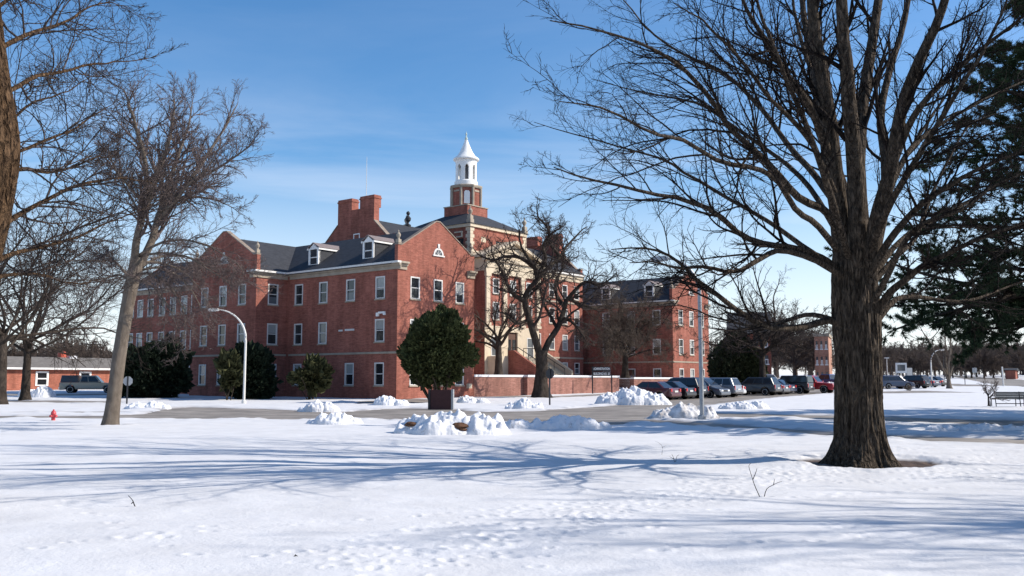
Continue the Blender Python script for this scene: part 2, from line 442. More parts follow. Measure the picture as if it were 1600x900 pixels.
    c = len(V); V = np.vstack([V, [[0, 0, float(Z[0].mean())]]])
    tri = np.stack([np.roll(idx[0], -1), idx[0], np.full(m, c)], -1)
    m_ = bpy.data.materials.new('snow'); m_.use_nodes = True
    nt = m_.node_tree; N = nt.nodes; L = nt.links; b = N['Principled BSDF']
    at_ = N.new('ShaderNodeAttribute'); at_.attribute_name = 'dirt'
    tc = N.new('ShaderNodeTexCoord')
    no = N.new('ShaderNodeTexNoise'); no.inputs['Scale'].default_value = 1.1; no.inputs['Detail'].default_value = 7; L.new(tc.outputs['Object'], no.inputs['Vector'])
    cr = N.new('ShaderNodeValToRGB')
    cr.color_ramp.elements[0].color = (0.61, 0.605, 0.61, 1); cr.color_ramp.elements[1].color = (0.70, 0.695, 0.70, 1)
    cr.color_ramp.elements[0].position = .3; cr.color_ramp.elements[1].position = .7
    L.new(no.outputs['Fac'], cr.inputs[0])
    n2 = N.new('ShaderNodeTexNoise'); n2.inputs['Scale'].default_value = 5; n2.inputs['Detail'].default_value = 6; L.new(tc.outputs['Object'], n2.inputs['Vector'])
    c2 = N.new('ShaderNodeValToRGB'); c2.color_ramp.elements[0].color = (0.045, 0.028, 0.02, 1); c2.color_ramp.elements[1].color = (0.13, 0.088, 0.065, 1)
    c2.color_ramp.elements[0].position = .35; c2.color_ramp.elements[1].position = .68
    L.new(n2.outputs['Fac'], c2.inputs[0])
    # tiny fallen twigs and leaf scraps
    n3 = N.new('ShaderNodeTexVoronoi'); n3.inputs['Scale'].default_value = 2.3; L.new(tc.outputs['Object'], n3.inputs['Vector'])
    sp = N.new('ShaderNodeMapRange'); sp.inputs['From Min'].default_value = 0.035; sp.inputs['From Max'].default_value = 0.02; sp.inputs['To Max'].default_value = 0.7
    L.new(n3.outputs['Distance'], sp.inputs['Value'])
    mxs = N.new('ShaderNodeMath'); mxs.operation = 'MAXIMUM'; L.new(at_.outputs['Fac'], mxs.inputs[0]); L.new(sp.outputs[0], mxs.inputs[1])
    mx = N.new('ShaderNodeMixRGB'); L.new(mxs.outputs[0], mx.inputs[0]); L.new(cr.outputs[0], mx.inputs[1]); L.new(c2.outputs[0], mx.inputs[2])
    L.new(mx.outputs[0], b.inputs['Base Color']); b.inputs['Roughness'].default_value = 0.75; b.inputs['Specular IOR Level'].default_value = 0.25
    nb = N.new('ShaderNodeTexNoise'); nb.inputs['Scale'].default_value = 22; nb.inputs['Detail'].default_value = 5; nb.inputs['Roughness'].default_value = .65
    L.new(tc.outputs['Object'], nb.inputs['Vector'])
    bp = N.new('ShaderNodeBump'); bp.inputs['Strength'].default_value = 0.45; bp.inputs['Distance'].default_value = 0.02
    L.new(nb.outputs['Fac'], bp.inputs['Height']); L.new(bp.outputs[0], b.inputs['Normal'])
    o = mesh_np('snow_ground', V, [Fq, tri], [m_], smooth=True, attr={'dirt': np.append(dirt.ravel(), 0)})
    tag(o, 'open snow covered ground', None, None, 'structure')

def build_road():
    ang = np.radians(np.linspace(-39, 39, 260)); rad = np.geomspace(18, 560, 230)
    A, Rr = np.meshgrid(ang, rad); X = np.sin(A) * Rr; Y = np.cos(A) * Rr
    s = np.full(X.shape, 1e9)
    for p in ROADS: s = np.minimum(s, sdist(p, X, Y))
    Z = base(X, Y) + 0.035
    n, m = X.shape; idx = np.arange(n * m).reshape(n, m)
    q = np.stack([idx[:-1, :-1], idx[:-1, 1:], idx[1:, 1:], idx[1:, :-1]], -1)
    keep = np.min(np.stack([s[:-1, :-1], s[:-1, 1:], s[1:, 1:], s[1:, :-1]], -1), -1) < 1.6
    Fq = q[keep][:, ::-1]
    used = np.unique(Fq); mp = np.full(n * m, -1); mp[used] = np.arange(len(used))
    rm = mat('asphalt', (0.14, 0.125, 0.112), 0.8, 0.3, col2=(0.33, 0.295, 0.26), scale=0.5, bump=0.3, bscale=14)
    o = mesh_np('road', np.stack([X, Y, Z], -1).reshape(-1, 3)[used], [mp[Fq]], [rm], smooth=True)
    tag(o, None, None, None, 'structure')

# ------------------------------------------------------------------ the brick building
VX, UX = np.array([0.617, 0.787]), np.array([-0.787, 0.617])      # along its front / away from its front
CX, CY = -9.3, 75.0                                                # near corner of the left wing
ROT = math.atan2(0.787, 0.617)
def loc2w(v, t, z=0.0):
    p = np.array((CX, CY)) + v * VX + t * UX
    return np.array((p[0], p[1], z))

bld = empty('brick_building', (CX, CY, 0), ROT,
            'long three storey red brick institution with slate roofs, white trim and a white cupola tower', 'building')
# local frame: x = v (along the front), y = t (backwards), z up

def wall(mb, a, b, z0, z1, openings=(), top=None, depth=0.16, back=None):
    """wall sheet from a to b (x,y), outside on the right hand of a->b; openings (c, w, zb, zt) leave real holes with reveals.
    top: outline [(s, z)...] raised above z1 (gable)"""
    a = np.array(a, float); b = np.array(b, float); L = np.linalg.norm(b - a); d = (b - a) / L; n = np.array((d[1], -d[0]))
    P = lambda s, z, q=0.0: (a[0] + d[0] * s - n[0] * q, a[1] + d[1] * s - n[1] * q, z)
    ss = sorted({0.0, L, *[c - w / 2 for c, w, _, _ in openings], *[c + w / 2 for c, w, _, _ in openings]})
    zs = sorted({z0, z1, *[o[2] for o in openings], *[o[3] for o in openings]})
    ss = [s for s in ss if -1e-6 <= s <= L + 1e-6]
    for i in range(len(ss) - 1):
        run = None
        for k in range(len(zs) - 1):
            sm, zm = (ss[i] + ss[i + 1]) / 2, (zs[k] + zs[k + 1]) / 2
            hole = any(abs(sm - c) < w / 2 and zb < zm < zt for c, w, zb, zt in openings)
            if not hole: run = (run[0], zs[k + 1]) if run else (zs[k], zs[k + 1])
            if (hole or k == len(zs) - 2) and run:
                mb.quad(P(ss[i], run[0]), P(ss[i + 1], run[0]), P(ss[i + 1], run[1]), P(ss[i], run[1])); run = None
    for c, w, zb, zt in openings:
        s0, s1 = c - w / 2, c + w / 2
        mb.quad(P(s0, zb), P(s0, zt), P(s0, zt, depth), P(s0, zb, depth)); mb.quad(P(s1, zt), P(s1, zb), P(s1, zb, depth), P(s1, zt, depth))
        mb.quad(P(s0, zt), P(s1, zt), P(s1, zt, depth), P(s0, zt, depth)); mb.quad(P(s1, zb), P(s0, zb), P(s0, zb, depth), P(s1, zb, depth))
    if top: mb.add([P(0, z1), P(L, z1)] + [P(s, z) for s, z in top[::-1]], [list(range(2 + len(top)))])

wrng = random.Random(4)
def window(a, b, c, w, zb, zt, kind=None, sill=True, trim=None):
    """double hung sash in the wall a->b at c; frame proud of the brick, panes set back"""
    a = np.array(a, float); b = np.array(b, float); d = (b - a) / np.linalg.norm(b - a); n = np.array((d[1], -d[0]))
    def B(mb, s0, s1, z0, z1, q0, q1, m=0):      # q: towards outside
        p = [(a[0] + d[0] * s + n[0] * q, a[1] + d[1] * s + n[1] * q, z) for z in (z0, z1) for q in (q0, q1) for s in (s0, s1)]
        mb.add(p, [(0, 2, 3, 1), (4, 5, 7, 6), (0, 1, 5, 4), (2, 6, 7, 3), (0, 4, 6, 2), (1, 3, 7, 5)], m)
    f = MB(); fw = 0.11
    s0, s1 = c - w / 2 + 0.003, c + w / 2 - 0.003; zb += 0.003; zt -= 0.003
    B(f, s0, s0 + fw, zb, zt, -0.13, 0.02); B(f, s1 - fw, s1, zb, zt, -0.13, 0.02)
    B(f, s0 + fw, s1 - fw, zt - fw, zt, -0.13, 0.02); B(f, s0 + fw, s1 - fw, zb, zb + 0.08, -0.13, 0.02)
    zm = (zb + zt) / 2
    B(f, s0 + fw, s1 - fw, zm - 0.035, zm + 0.035, -0.12, -0.03)
    o = f.build('window', trim or M['trim'], bld)
    k = kind or wrng.choice(['dark', 'dark', 'dark', 'half', 'half', 'low', 'mid', 'low', 'dark', 'pale'])
    up, lo = {'dark': (0, 0), 'half': (2, 0), 'pale': (2, 2), 'mid': (1, 1), 'low': (0, 1)}[k]
    g = MB()
    cut = zm + wrng.uniform(-0.25, 0.2) * (0 if k in ('dark', 'pale', 'mid') else 1)
    def pane(z0, z1, m):
        p = [(a[0] + d[0] * s - n[0] * 0.085, a[1] + d[1] * s - n[1] * 0.085, z) for s, z in ((s0 + fw - .01, z0), (s1 - fw + .01, z0), (s1 - fw + .01, z1), (s0 + fw - .01, z1))]
        g.quad(*p, m)
    pane(zb + .05, cut, lo); pane(cut, zt - .05, up)
    g.build('pane', [M['glass_dark'], M['glass_mid'], M['glass_pale']], o)
    if sill:
        q = MB(); B(q, s0 - 0.06, s1 + 0.06, zb - 0.12, zb - 0.004, 0.005, 0.09); q.build('sill', M['stone'], o)

ROWS = ((1.28, 3.15), (4.85, 6.72), (8.4, 10.25))
ROWS_MAIN = ((2.5, 3.9), (5.4, 7.3), (8.6, 10.5), (11.8, 13.5))
W_ = 1.12
ZE, ZR = 11.4, 15.0            # wing eaves and ridge
GW = 9.6                       # width of every gable

def ops(cols, rows=ROWS): return [(c, W_, zb, zt) for c in cols for zb, zt in rows]
def facade(mb, a, b, cols, z0, z1, rows=ROWS, top=None, skip=()):
    o = [q for q in ops(cols, rows) if (round(q[0], 2), q[2]) not in skip]
    wall(mb, a, b, z0, z1, o, top)
    for q in o: window(a, b, *q)

def gable_top(w, z1, za, zs=12.75):
    return [(0, zs), (0.45, zs), (w / 2 - 0.25, za), (w / 2 + 0.25, za), (w - 0.45, zs), (w, zs)]

def coping(parent, a, b, top, z1):
    """stone capping along a gable parapet"""
    a = np.array(a, float); b = np.array(b, float); d = (b - a) / np.linalg.norm(b - a); n = np.array((d[1], -d[0]))
    mb = MB()
    for (s0, z0), (s1, z1_) in zip(top[:-1], top[1:]):
        pr = [(s0, z0 + .003), (s1, z1_ + .003), (s1, z1_ + 0.10), (s0, z0 + 0.10)]
        mb.prism(pr, lambda s, z, q: (a[0] + d[0] * s + n[0] * q, a[1] + d[1] * s + n[1] * q, z), -0.42, 0.05)
    mb.build('coping', M['coping'], parent)

def gable_back(mb, a, b, top, z1, th=0.36):
    """gives the parapet its thickness behind the wall sheet"""
    a = np.array(a, float); b = np.array(b, float); d = (b - a) / np.linalg.norm(b - a); n = np.array((d[1], -d[0])); L = np.linalg.norm(b - a)
    P = lambda s, z, q: (a[0] + d[0] * s - n[0] * q, a[1] + d[1] * s - n[1] * q, z)
    out = [(0, z1)] + list(top) + [(L, z1)]
    mb.add([P(s, z, th) for s, z in out], [list(range(len(out)))])
    for (s0, z0), (s1, z1_) in zip(out[:-1], out[1:]):
        mb.quad(P(s0, z0, 0), P(s1, z1_, 0), P(s1, z1_, th), P(s0, z0, th))

def finial(mb, x, y, z, s=1.0):
    mb.box(x - .2 * s, x + .2 * s, y - .2 * s, y + .2 * s, z, z + .35 * s)
    mb.lathe([(.02, z + .35 * s), (.16 * s, z + .36 * s), (.1 * s, z + .48 * s), (.2 * s, z + .66 * s), (.23 * s, z + .82 * s), (.12 * s, z + .98 * s), (.05 * s, z + 1.08 * s), (.08 * s, z + 1.16 * s), (.01, z + 1.28 * s)], 12, x, y)

def band(mb, a, b, z0, z1, out, m=0, e0=0.0, e1=0.0):
    a = np.array(a, float); b = np.array(b, float); L = np.linalg.norm(b - a); d = (b - a) / L; n = np.array((d[1], -d[0]))
    a = a - d * e0; b = b + d * e1
    P = lambda p, q, z: (p[0] + n[0] * q, p[1] + n[1] * q, z)
    p = [P(a, 0.004, z0), P(b, 0.004, z0), P(a, out, z0), P(b, out, z0), P(a, 0.004, z1), P(b, 0.004, z1), P(a, out, z1), P(b, out, z1)]
    mb.add(p, [(0, 2, 3, 1), (4, 5, 7, 6), (0, 1, 5, 4), (2, 6, 7, 3), (0, 4, 6, 2), (1, 3, 7, 5)], m)

def dormer(x, y, face, zb=11.95, w=1.35, h=1.45, run=3.4):
    """gabled dormer; face = outward unit (x,y)"""
    f = np.array(face, float); d = np.array((-f[1], f[0]))
    P = lambda s, q, z: (x + d[0] * s + f[0] * q, y + d[1] * s + f[1] * q, z)
    mb = MB(); zt = zb + h; hw = w / 2
    mb.prism([(-hw, zb - .6), (hw, zb - .6), (hw, zt), (-hw, zt)], lambda s, z, q: P(s, q, z), -run, -0.06)
    o = mb.build('dormer', M['slate'], bld)
    t = MB()
    for s0, s1 in ((-hw, -hw + .2), (hw - .2, hw)):
        t.prism([(s0, zb - .05), (s1, zb - .05), (s1, zt), (s0, zt)], lambda s, z, q: P(s, q, z), -.2, 0.03)
    t.prism([(-hw + .2, zb - .05), (hw - .2, zb - .05), (hw - .2, zb + .1), (-hw + .2, zb + .1)], lambda s, z, q: P(s, q, z), -.2, 0.03)
    t.prism([(-hw + .2, zb + h * .5 - .04), (hw - .2, zb + h * .5 - .04), (hw - .2, zb + h * .5 + .04), (-hw + .2, zb + h * .5 + .04)], lambda s, z, q: P(s, q, z), -.2, -0.02)
    t.prism([(-hw, zt), (hw, zt), (0, zt + .52)], lambda s, z, q: P(s, q, z), -.2, 0.03)
    for sg in (-1, 1):   # white verge boards running back along the eaves
        t.prism([(sg * hw, zt - .02), (sg * (hw + .14), zt - .06), (sg * (hw + .14), zt + .10), (sg * hw, zt + .14)], lambda s, z, q: P(s, q, z), -run, 0.1)
    t.build('frame', M['white'], o)
    r = MB()
    for sg in (-1, 1):
        r.prism([(0, zt + .55), (sg * (hw + .17), zt + .10), (sg * (hw + .17), zt + .16), (0, zt + .63)], lambda s, z, q: P(s, q, z), -run, 0.12)
    r.build('roof', mat('dormer_roof', (0.20, 0.165, 0.16), .8, .3, var=.15), o)
    g = MB(); g.quad(P(-hw + .2, -.1, zb + .1), P(hw - .2, -.1, zb + .1), P(hw - .2, -.1, zt - .02), P(-hw + .2, -.1, zt - .02)); g.build('pane', M['glass_dark'], o)

def fanlight(a, b, c, z, r=0.62):
    a = np.array(a, float); b = np.array(b, float); d = (b - a) / np.linalg.norm(b - a); n = np.array((d[1], -d[0]))
    P = lambda s, q, zz: (a[0] + d[0] * s + n[0] * q, a[1] + d[1] * s + n[1] * q, zz)
    th = np.linspace(0, math.pi, 15)
    mb = MB()
    outer = [(c + r * math.cos(t), z + r * math.sin(t)) for t in th]; inner = [(c + .74 * r * math.cos(t), z + .74 * r * math.sin(t)) for t in th]
    for i in range(14):
        mb.prism([outer[i], outer[i + 1], inner[i + 1], inner[i]], lambda s, zz, q: P(s, q, zz), -.1, 0.05)
    mb.prism([(c - r - .1, z - .12), (c + r + .1, z - .12), (c + r + .1, z - .002), (c - r - .1, z - .002)], lambda s, zz, q: P(s, q, zz), .004, 0.1)
    mb.prism([(c - .09, z + r * .95), (c + .09, z + r * .95), (c + .13, z + r + .34), (c - .13, z + r + .34)], lambda s, zz, q: P(s, q, zz), .004, 0.08)
    for ang in (45, 90, 135):
        ca, sa = math.cos(R(ang)), math.sin(R(ang))
        mb.prism([(c - .02, z), (c + .02, z), (c + .74 * r * ca + .02, z + .74 * r * sa), (c + .74 * r * ca - .02, z + .74 * r * sa)], lambda s, zz, q: P(s, q, zz), 0.012, 0.03)
    o = mb.build('fan_window', M['trim'], bld)
    g = MB(); g.add([P(s, 0.008, zz) for s, zz in inner], [list(range(15))]); g.build('pane', M['glass_mid'], o)

# --- one wing: gable to the front at y=0, side wall on -x; side_cols are distances from the front
def wing(x0, length, side_cols, gable_cols, name, cross=None, far_cols=(), rear=None, right_cols=()):
    x1 = x0 + GW
    mb = MB()
    top = gable_top(GW, ZE, 15.2)
    facade(mb, (x0, 0), (x1, 0), gable_cols, -1.2, ZE, top=top)
    gable_back(mb, (x0, 0), (x1, 0), top, ZE)
    if cross:
        c0, c1, p = cross
        facade(mb, (x0, c0), (x0, 0), [c0 - c for c in side_cols], -1.2, ZE, skip=((8.46, ROWS[1][0]),))
        facade(mb, (x0, length), (x0, c1), [length - c for c in far_cols], -1.2, ZE)
        facade(mb, (x0 - p, c0), (x0, c0), [p * 0.54], -1.2, ZE)
        wall(mb, (x0, c1), (x0 - p, c1), -1.2, ZE)
        w = c1 - c0; tp = gable_top(w, ZE, 15.2)
        facade(mb, (x0 - p, c1), (x0 - p, c0), [w / 2 - 2.85, w / 2, w / 2 + 2.85], -1.2, ZE, top=tp)
        gable_back(mb, (x0 - p, c1), (x0 - p, c0), tp, ZE)
        coping(bld, (x0 - p, c1), (x0 - p, c0), tp, ZE)
        fanlight((x0 - p, c1), (x0 - p, c0), w / 2, 12.35)
    else:
        facade(mb, (x0, length), (x0, 0), [length - c for c in side_cols], -1.2, ZE)
    wall(mb, (x1, 0), (x1, length), -1.2, ZE)
    wall(mb, (x1, length), (x0, length), -1.2, ZE, top=[(GW / 2, ZR - .1)])
    mb.build(name, M['brick'], bld)
    coping(bld, (x0, 0), (x1, 0), top, ZE)
    fanlight((x0, 0), (x1, 0), GW / 2 + .05, 12.35)
    # roof
    r = MB(); ov = 0.38
    th = 0.12
    zr = ZR - 0.35
    sl = (zr - ZE) / (GW / 2)
    r.prism([(x0 - ov, ZE - sl * ov + .12), (x0 + GW / 2, zr + .12), (x1 + ov, ZE - sl * ov + .12), (x1 + ov, ZE - sl * ov), (x0 + GW / 2, zr), (x0 - ov, ZE - sl * ov)],
            lambda x, z, y: (x, y, z), 0.38, length)
    if cross:
        c0, c1, p = cross
        w = c1 - c0; cm = (c0 + c1) / 2; sl2 = (zr - .02 - ZE) / (w / 2)
        r.prism([(c0 - ov, ZE - sl2 * ov + .115), (cm, zr + .1), (c1 + ov, ZE - sl2 * ov + .115), (c1 + ov, ZE - sl2 * ov - .01), (cm, zr - .02), (c0 - ov, ZE - sl2 * ov - .01)],
                lambda y, z, x: (x, y, z), x0 - p + 0.38, x0 + GW + 3.0)
    r.build('roof', M['slate'], bld)
    # cornice, gutter and string course
    cn = MB(); gt = MB(); sc = MB()
    def run(a, b, e0=0.0, e1=0.0):
        cn = MB(); gt = MB(); sc = MB()
        band(cn, a, b, 10.72, 11.02, 0.10, e0=e0, e1=e1); band(cn, a, b, 11.022, 11.20, 0.22, e0=e0, e1=e1); band(gt, a, b, 11.202, 11.36, 0.42, e0=e0, e1=e1)
        band(sc, a, b, 3.85, 4.02, 0.05, e0=min(e0, .05), e1=min(e1, .05))
        cn.build('cornice', M['stone'], bld); gt.build('gutter', M['metal_white'], bld); sc.build('string_course', M['stone'], bld)
    if cross:
        c0, c1, p = cross
        run((x0, c0), (x0, 0), -.43, .42); run((x0, length), (x0, c1), 0, -.43); run((x0 - p, c0), (x0, c0), .42, 0)
        cn = MB(); gt = MB(); sc = MB()
        band(cn, (x0 - p, c1), (x0 - p, c0 ), 10.72, 11.02, .10, e0=-(w - .9)); band(cn, (x0 - p, c1), (x0 - p, c0), 11.024, 11.20, .22, e0=-(w - .9)); band(gt, (x0 - p, c1), (x0 - p, c0), 11.204, 11.36, .419, e0=-(w - .9))
        band(sc, (x0 - p, c1), (x0 - p, c0), 3.85, 4.02, .05)
        cn.build('cornice', M['stone'], bld); gt.build('gutter', M['metal_white'], bld); sc.build('string_course', M['stone'], bld)
    else:
        run((x0, length), (x0, 0), 0, .42)
    sc = MB(); band(sc, (x0, 0), (x1, 0), 3.85, 4.02, .05); sc.build('string_course', M['stone'], bld)
    for aa, bb, ee0, ee1 in (((x0, 0), (x0 + 1.0, 0), 0, 0), ((x1 - 1.0, 0), (x1, 0), 0, 0)):
        cn = MB(); band(cn, aa, bb, 10.722, 11.018, .10); band(cn, aa, bb, 11.02, 11.198, .22); band(cn, aa, bb, 11.2, 11.358, .41); cn.build('cornice', M['stone'], bld)
    fi = MB()
    pts = [(x0 + .25, .2), (x1 - .25, .2)]
    if cross: pts += [(x0 - cross[2] + .2, cross[0] + .25), (x0 - cross[2] + .2, cross[1] - .25)]
    for px_, py_ in pts:
        f_ = MB(); finial(f_, px_, py_, 12.9, .85); f_.build('finial', M['stone'], bld)

wing(0.0, 42.0, [2.0, 5.6, 9.1, 12.4], [2.05, 4.85, 7.65], 'wing_wall', cross=(14.06, 23.8, 3.36), far_cols=[26.5, 28.6, 30.4, 32.4, 34.4, 36.6, 38.6, 40.4])
wing(46.4, 30.0, [2.2, 5.8, 9.4], [2.05, 4.85, 7.65], 'wing_wall')
for t_ in (4.3, 11.4): dormer(0.75, t_, (-1, 0))
for t_ in (3.6, 9.9): dormer(47.15, t_, (-1, 0))

# --- main block
XL, XR2, YF, YB, ZM, ZMR = 11.5, 45.0, 12.0, 23.6, 15.3, 18.5
def main_block():
    mb = MB()
    o_left = ops([2.5, 5.6, 8.6], ROWS_MAIN)
    facade(mb, (XL, YF), (23.0, YF), [3.0, 6.0, 9.0], -1, ZM, ROWS_MAIN)
    facade(mb, (33.0, YF), (XR2, YF), [2.4, 5.2, 8.0, 10.6], -1, ZM, ROWS_MAIN)
    w = YB - YF
    zk = 15.7
    def gtop():
        c = w / 2
        return [(0, zk), (.6, zk), (c, 18.9), (w - .6, zk), (w, zk)]
    for (a, b) in (((XL, YB), (XL, YF)), ((XR2, YF), (XR2, YB))):
        o = [(w / 2 + (-.2 if a[0] == XL else .2), .95, 15.2, 16.9)] if a[0] == XL else []
        wall(mb, a, b, -1, ZM, [], None)
        # parapet gable with twin chimneys, drawn as pieces so every face stays simple
        aa = np.array(a, float); bb = np.array(b, float); d = (bb - aa) / w; n = np.array((d[1], -d[0]))
        P = lambda s, z, q: (aa[0] + d[0] * s - n[0] * q, aa[1] + d[1] * s - n[1] * q, z)
        c = w / 2
        mb.prism([(0, ZM), (w, ZM), (w, zk), (w - .6, zk), (c + 2.75, 17.9), (c - 2.75, 17.9), (.6, zk), (0, zk)], P, 0.0, .45)
        mb.prism([(c - 2.75, 17.9), (c + 2.75, 17.9), (c + 2.75, 19.35), (c - 2.75, 19.35)], P, 0.0, .7)
        ch = MB()
        for s0, s1 in ((c - 2.75, c - .62), (c + .62, c + 2.75)):
            hh = 20.6
            ch.prism([(s0, 19.353), (s1, 19.353), (s1, hh - .35), (s0, hh - .35)], P, 0.0, .95)
            ch.prism([(s0 - .06, hh - .347), (s1 + .06, hh - .347), (s1 + .06, hh - .2), (s0 - .06, hh - .2)], P, -.06, 1.01)
            ch.prism([(s0, hh - .197), (s1, hh - .197), (s1, hh), (s0, hh)], P, 0.0, .95)
            c1_ = MB(); c1_.V, c1_.F, c1_.M = ch.V, ch.F, ch.M; c1_.build('chimney', M['brick'], bld); ch = MB()
        cp = MB()
        for pr in ([(.6, zk + .003), (c - 2.75, 17.9), (c - 2.75, 18.0), (.6, zk + .12)], [(c + 2.75, 17.9), (w - .6, zk + .003), (w - .6, zk + .12), (c + 2.75, 18.0)],
                   [(-.08, zk + .003), (.6, zk + .003), (.6, zk + .15), (-.08, zk + .15)], [(w - .6, zk + .003), (w + .08, zk + .003), (w + .08, zk + .15), (w - .6, zk + .15)]):
            cp = MB(); cp.prism(pr, P, -.06, .5); cp.build('coping', M['coping'], bld)
    wall(mb, (XR2, YB), (XL, YB), -1, ZM)
    mb.build('main_block_wall', M['brick'], bld)
    # attic window in the shaded end
    window((XL, YB), (XL, YF), w / 2 + .2, .95, 15.35, 16.8, 'dark', trim=M['white'])
    k = MB(); k.prism([(YF + .02, ZM + .3), (YF + .4, ZM + .3), (YF + .4, ZM + 1.0), (YF + .02, ZM + 1.0)], lambda y, z, x: (x, y, z), XL - .05, XL + .5); k.build('kneeler', M['brick'], bld)
    r = MB(); c = (YF + YB) / 2; sl = (ZMR - ZM) / (c - YF); ov = .4
    r.prism([(YF - ov, ZM - sl * ov + .13), (c, ZMR + .13), (YB + ov, ZM - sl * ov + .13), (YB + ov, ZM - sl * ov), (c, ZMR), (YF - ov, ZM - sl * ov)], lambda y, z, x: (x, y, z), XL + .45, XR2 - .45)
    r.build('roof', M['slate'], bld)
    cn = MB(); gt = MB(); sc = MB()
    for a, b in (((XL, YF), (23.1, YF)), ((32.9, YF), (XR2, YF))):
        cn = MB(); gt = MB(); sc = MB()
        band(cn, a, b, 14.0, 14.45, .08); band(cn, a, b, 14.452, 14.8, .2); band(gt, a, b, 14.802, 15.0, .42); band(sc, a, b, 4.35, 4.55, .06)
        cn.build('cornice', M['cream'], bld); gt.build('gutter', M['metal_white'], bld); sc.build('string_course', M['stone'], bld)
        sc = MB(); band(sc, a, b, 11.2, 11.4, .07); sc.build('string_course', M['stone'], bld)
    f = MB(); f.lathe([(.3, 18.4), (.34, 18.75), (.14, 18.85), (.1, 19.0), (.3, 19.25), (.33, 19.5), (.16, 19.7), (.1, 19.8), (.22, 20.0), (.2, 20.15), (.02, 20.3)], 14, 19.2, c); f.build('roof_ornament', M['metal_dark'], bld)
    an = MB(); an.tube([(XL + .6, c - .9, 20.5), (XL + .6, c - .9, 24.9)], [.035, .02], 6); an.build('antenna', M['metal_white'], bld)
main_block()

# --- stone fronted entrance bay with pediment and steps
def entrance():
    x0, x1, y0 = 23.1, 32.9, 10.0
    c = (x0 + x1) / 2
    low = MB()
    dops = [(1.7, 1.25, 4.3, 6.5), (4.9, 1.7, 4.3, 7.0), (8.1, 1.25, 4.3, 6.5)]
    wall(low, (x0, y0), (x1, y0), -1, 7.6, dops, depth=.3)
    low.build('stone_base', M['cream'], bld)
    for s, w, zb, zt in (dops[0], dops[2]): window((x0, y0), (x1, y0), s, w, zb, zt, 'mid')
    d = MB(); d.box(x0 + 4.05, x0 + 5.75, y0 + .2, y0 + .28, 4.3, 6.99); dd = d.build('door', mat('door_wood', (.10, .05, .035), .5, .4, var=.2), bld)
    g = MB(); [g.box(x0 + 4.05 + q, x0 + 4.05 + q + .5, y0 + .17, y0 + .195, 4.9, 6.2) for q in (.2, 1.0)]; g.build('pane', M['glass_dark'], dd)
    up = MB()
    o = ops([1.9, 4.9, 7.9], ((8.3, 10.2), (11.1, 12.8)))
    wall(up, (x0, y0), (x1, y0), 7.6, 13.5, o)
    for q in o: window((x0, y0), (x1, y0), *q)
    wall(up, (x0, 12.0), (x0, y0), -1, 14.9); wall(up, (x1, y0), (x1, 12.0), -1, 14.9)
    up.build('bay_wall', M['brick'], bld)
    for s in (.35, 3.3, 6.5, 9.45):
        p = MB(); p.box(x0 + s - .32, x0 + s + .32, y0 - .22, y0 - .004, 7.9, 12.9); p.box(x0 + s - .42, x0 + s + .42, y0 - .3, y0 - .004, 7.603, 7.897); p.box(x0 + s - .42, x0 + s + .42, y0 - .3, y0 - .004, 12.903, 13.25)
        p.build('pilaster', M['cream'], bld)
    e = MB(); band(e, (x0, y0), (x1, y0), 13.253, 13.9, .28, e0=.1, e1=.1); band(e, (x0, y0), (x1, y0), 13.904, 14.6, .36, e0=.1, e1=.1); band(e, (x0, y0), (x1, y0), 14.604, 14.95, .62, e0=.5, e1=.5)
    e.box(x0 - .1, x1 + .1, y0 + .01, 12.2, 13.5, 14.95)
    e.build('entablature', M['cream'], bld)
    t = MB(); t.prism([(x0 + .2, 14.954), (x1 - .2, 14.954), (c, 16.85)], lambda x, z, y: (x, y, z), y0 - .05, 14.0)
    t.build('pediment', M['cream'], bld)
    rk = MB()
    for sg in (-1, 1):
        h = (x1 - x0) / 2
        rk.prism([(c, 16.9), (c + sg * (h + .55), 14.954), (c + sg * (h + .55), 15.2), (c, 17.25)], lambda x, z, y: (x, y, z), y0 - .6, 14.0)
    rk.build('raking_cornice', M['cream'], bld)
    # steps, side walls, rails
    zt = terrace_z(); n = 13
    sg_ = MB()
    for i in range(n):
        y = 4.2 + i * .31; sg_.box(c - 2.6, c + 2.6, y, 8.3, zt + i * (4.28 - zt) / n + (0.0005 if i else -.3), zt + (i + 1) * (4.28 - zt) / n)
    sg_.box(c - 4.4, c + 4.4, 8.303, 9.99, zt - .4, 4.28)
    st = sg_.build('entrance_steps', M['cream'], bld)
    for sg in (-1, 1):
        k = MB(); xa, xb = (c - 3.0, c - 2.604) if sg < 0 else (c + 2.604, c + 3.0)
        k.prism([(4.0, zt - .3), (8.3, zt - .3), (8.3, 4.9), (7.6, 4.9), (4.0, zt + .75)], lambda y, z, x: (x, y, z), xa, xb)
        k.build('side_wall', M['cream'] if sg > 0 else M['brick'], bld)
        hr = MB(); xm = c + sg * 1.4
        hr.tube([(xm, 4.0, zt), (xm, 4.0, zt + .95), (xm, 8.2, 5.25), (xm, 9.6, 5.25), (xm, 9.6, 4.28)], .045, 6)
        for q in (5.4, 6.8): hr.tube([(xm, q, zt + .2 + (q - 4.2) * .55), (xm, q, zt + .95 + (q - 4.0) * .55)], .035, 6)
        hr.build('handrail', M['metal_dark'], bld)
    hr = MB(); hr.box(c + 3.1, c + 7.4, 8.6, 8.9, zt - .3, 3.4); hr.build('ramp_wall', M['cream'], bld)
def terrace_z(): return 2.0
entrance()

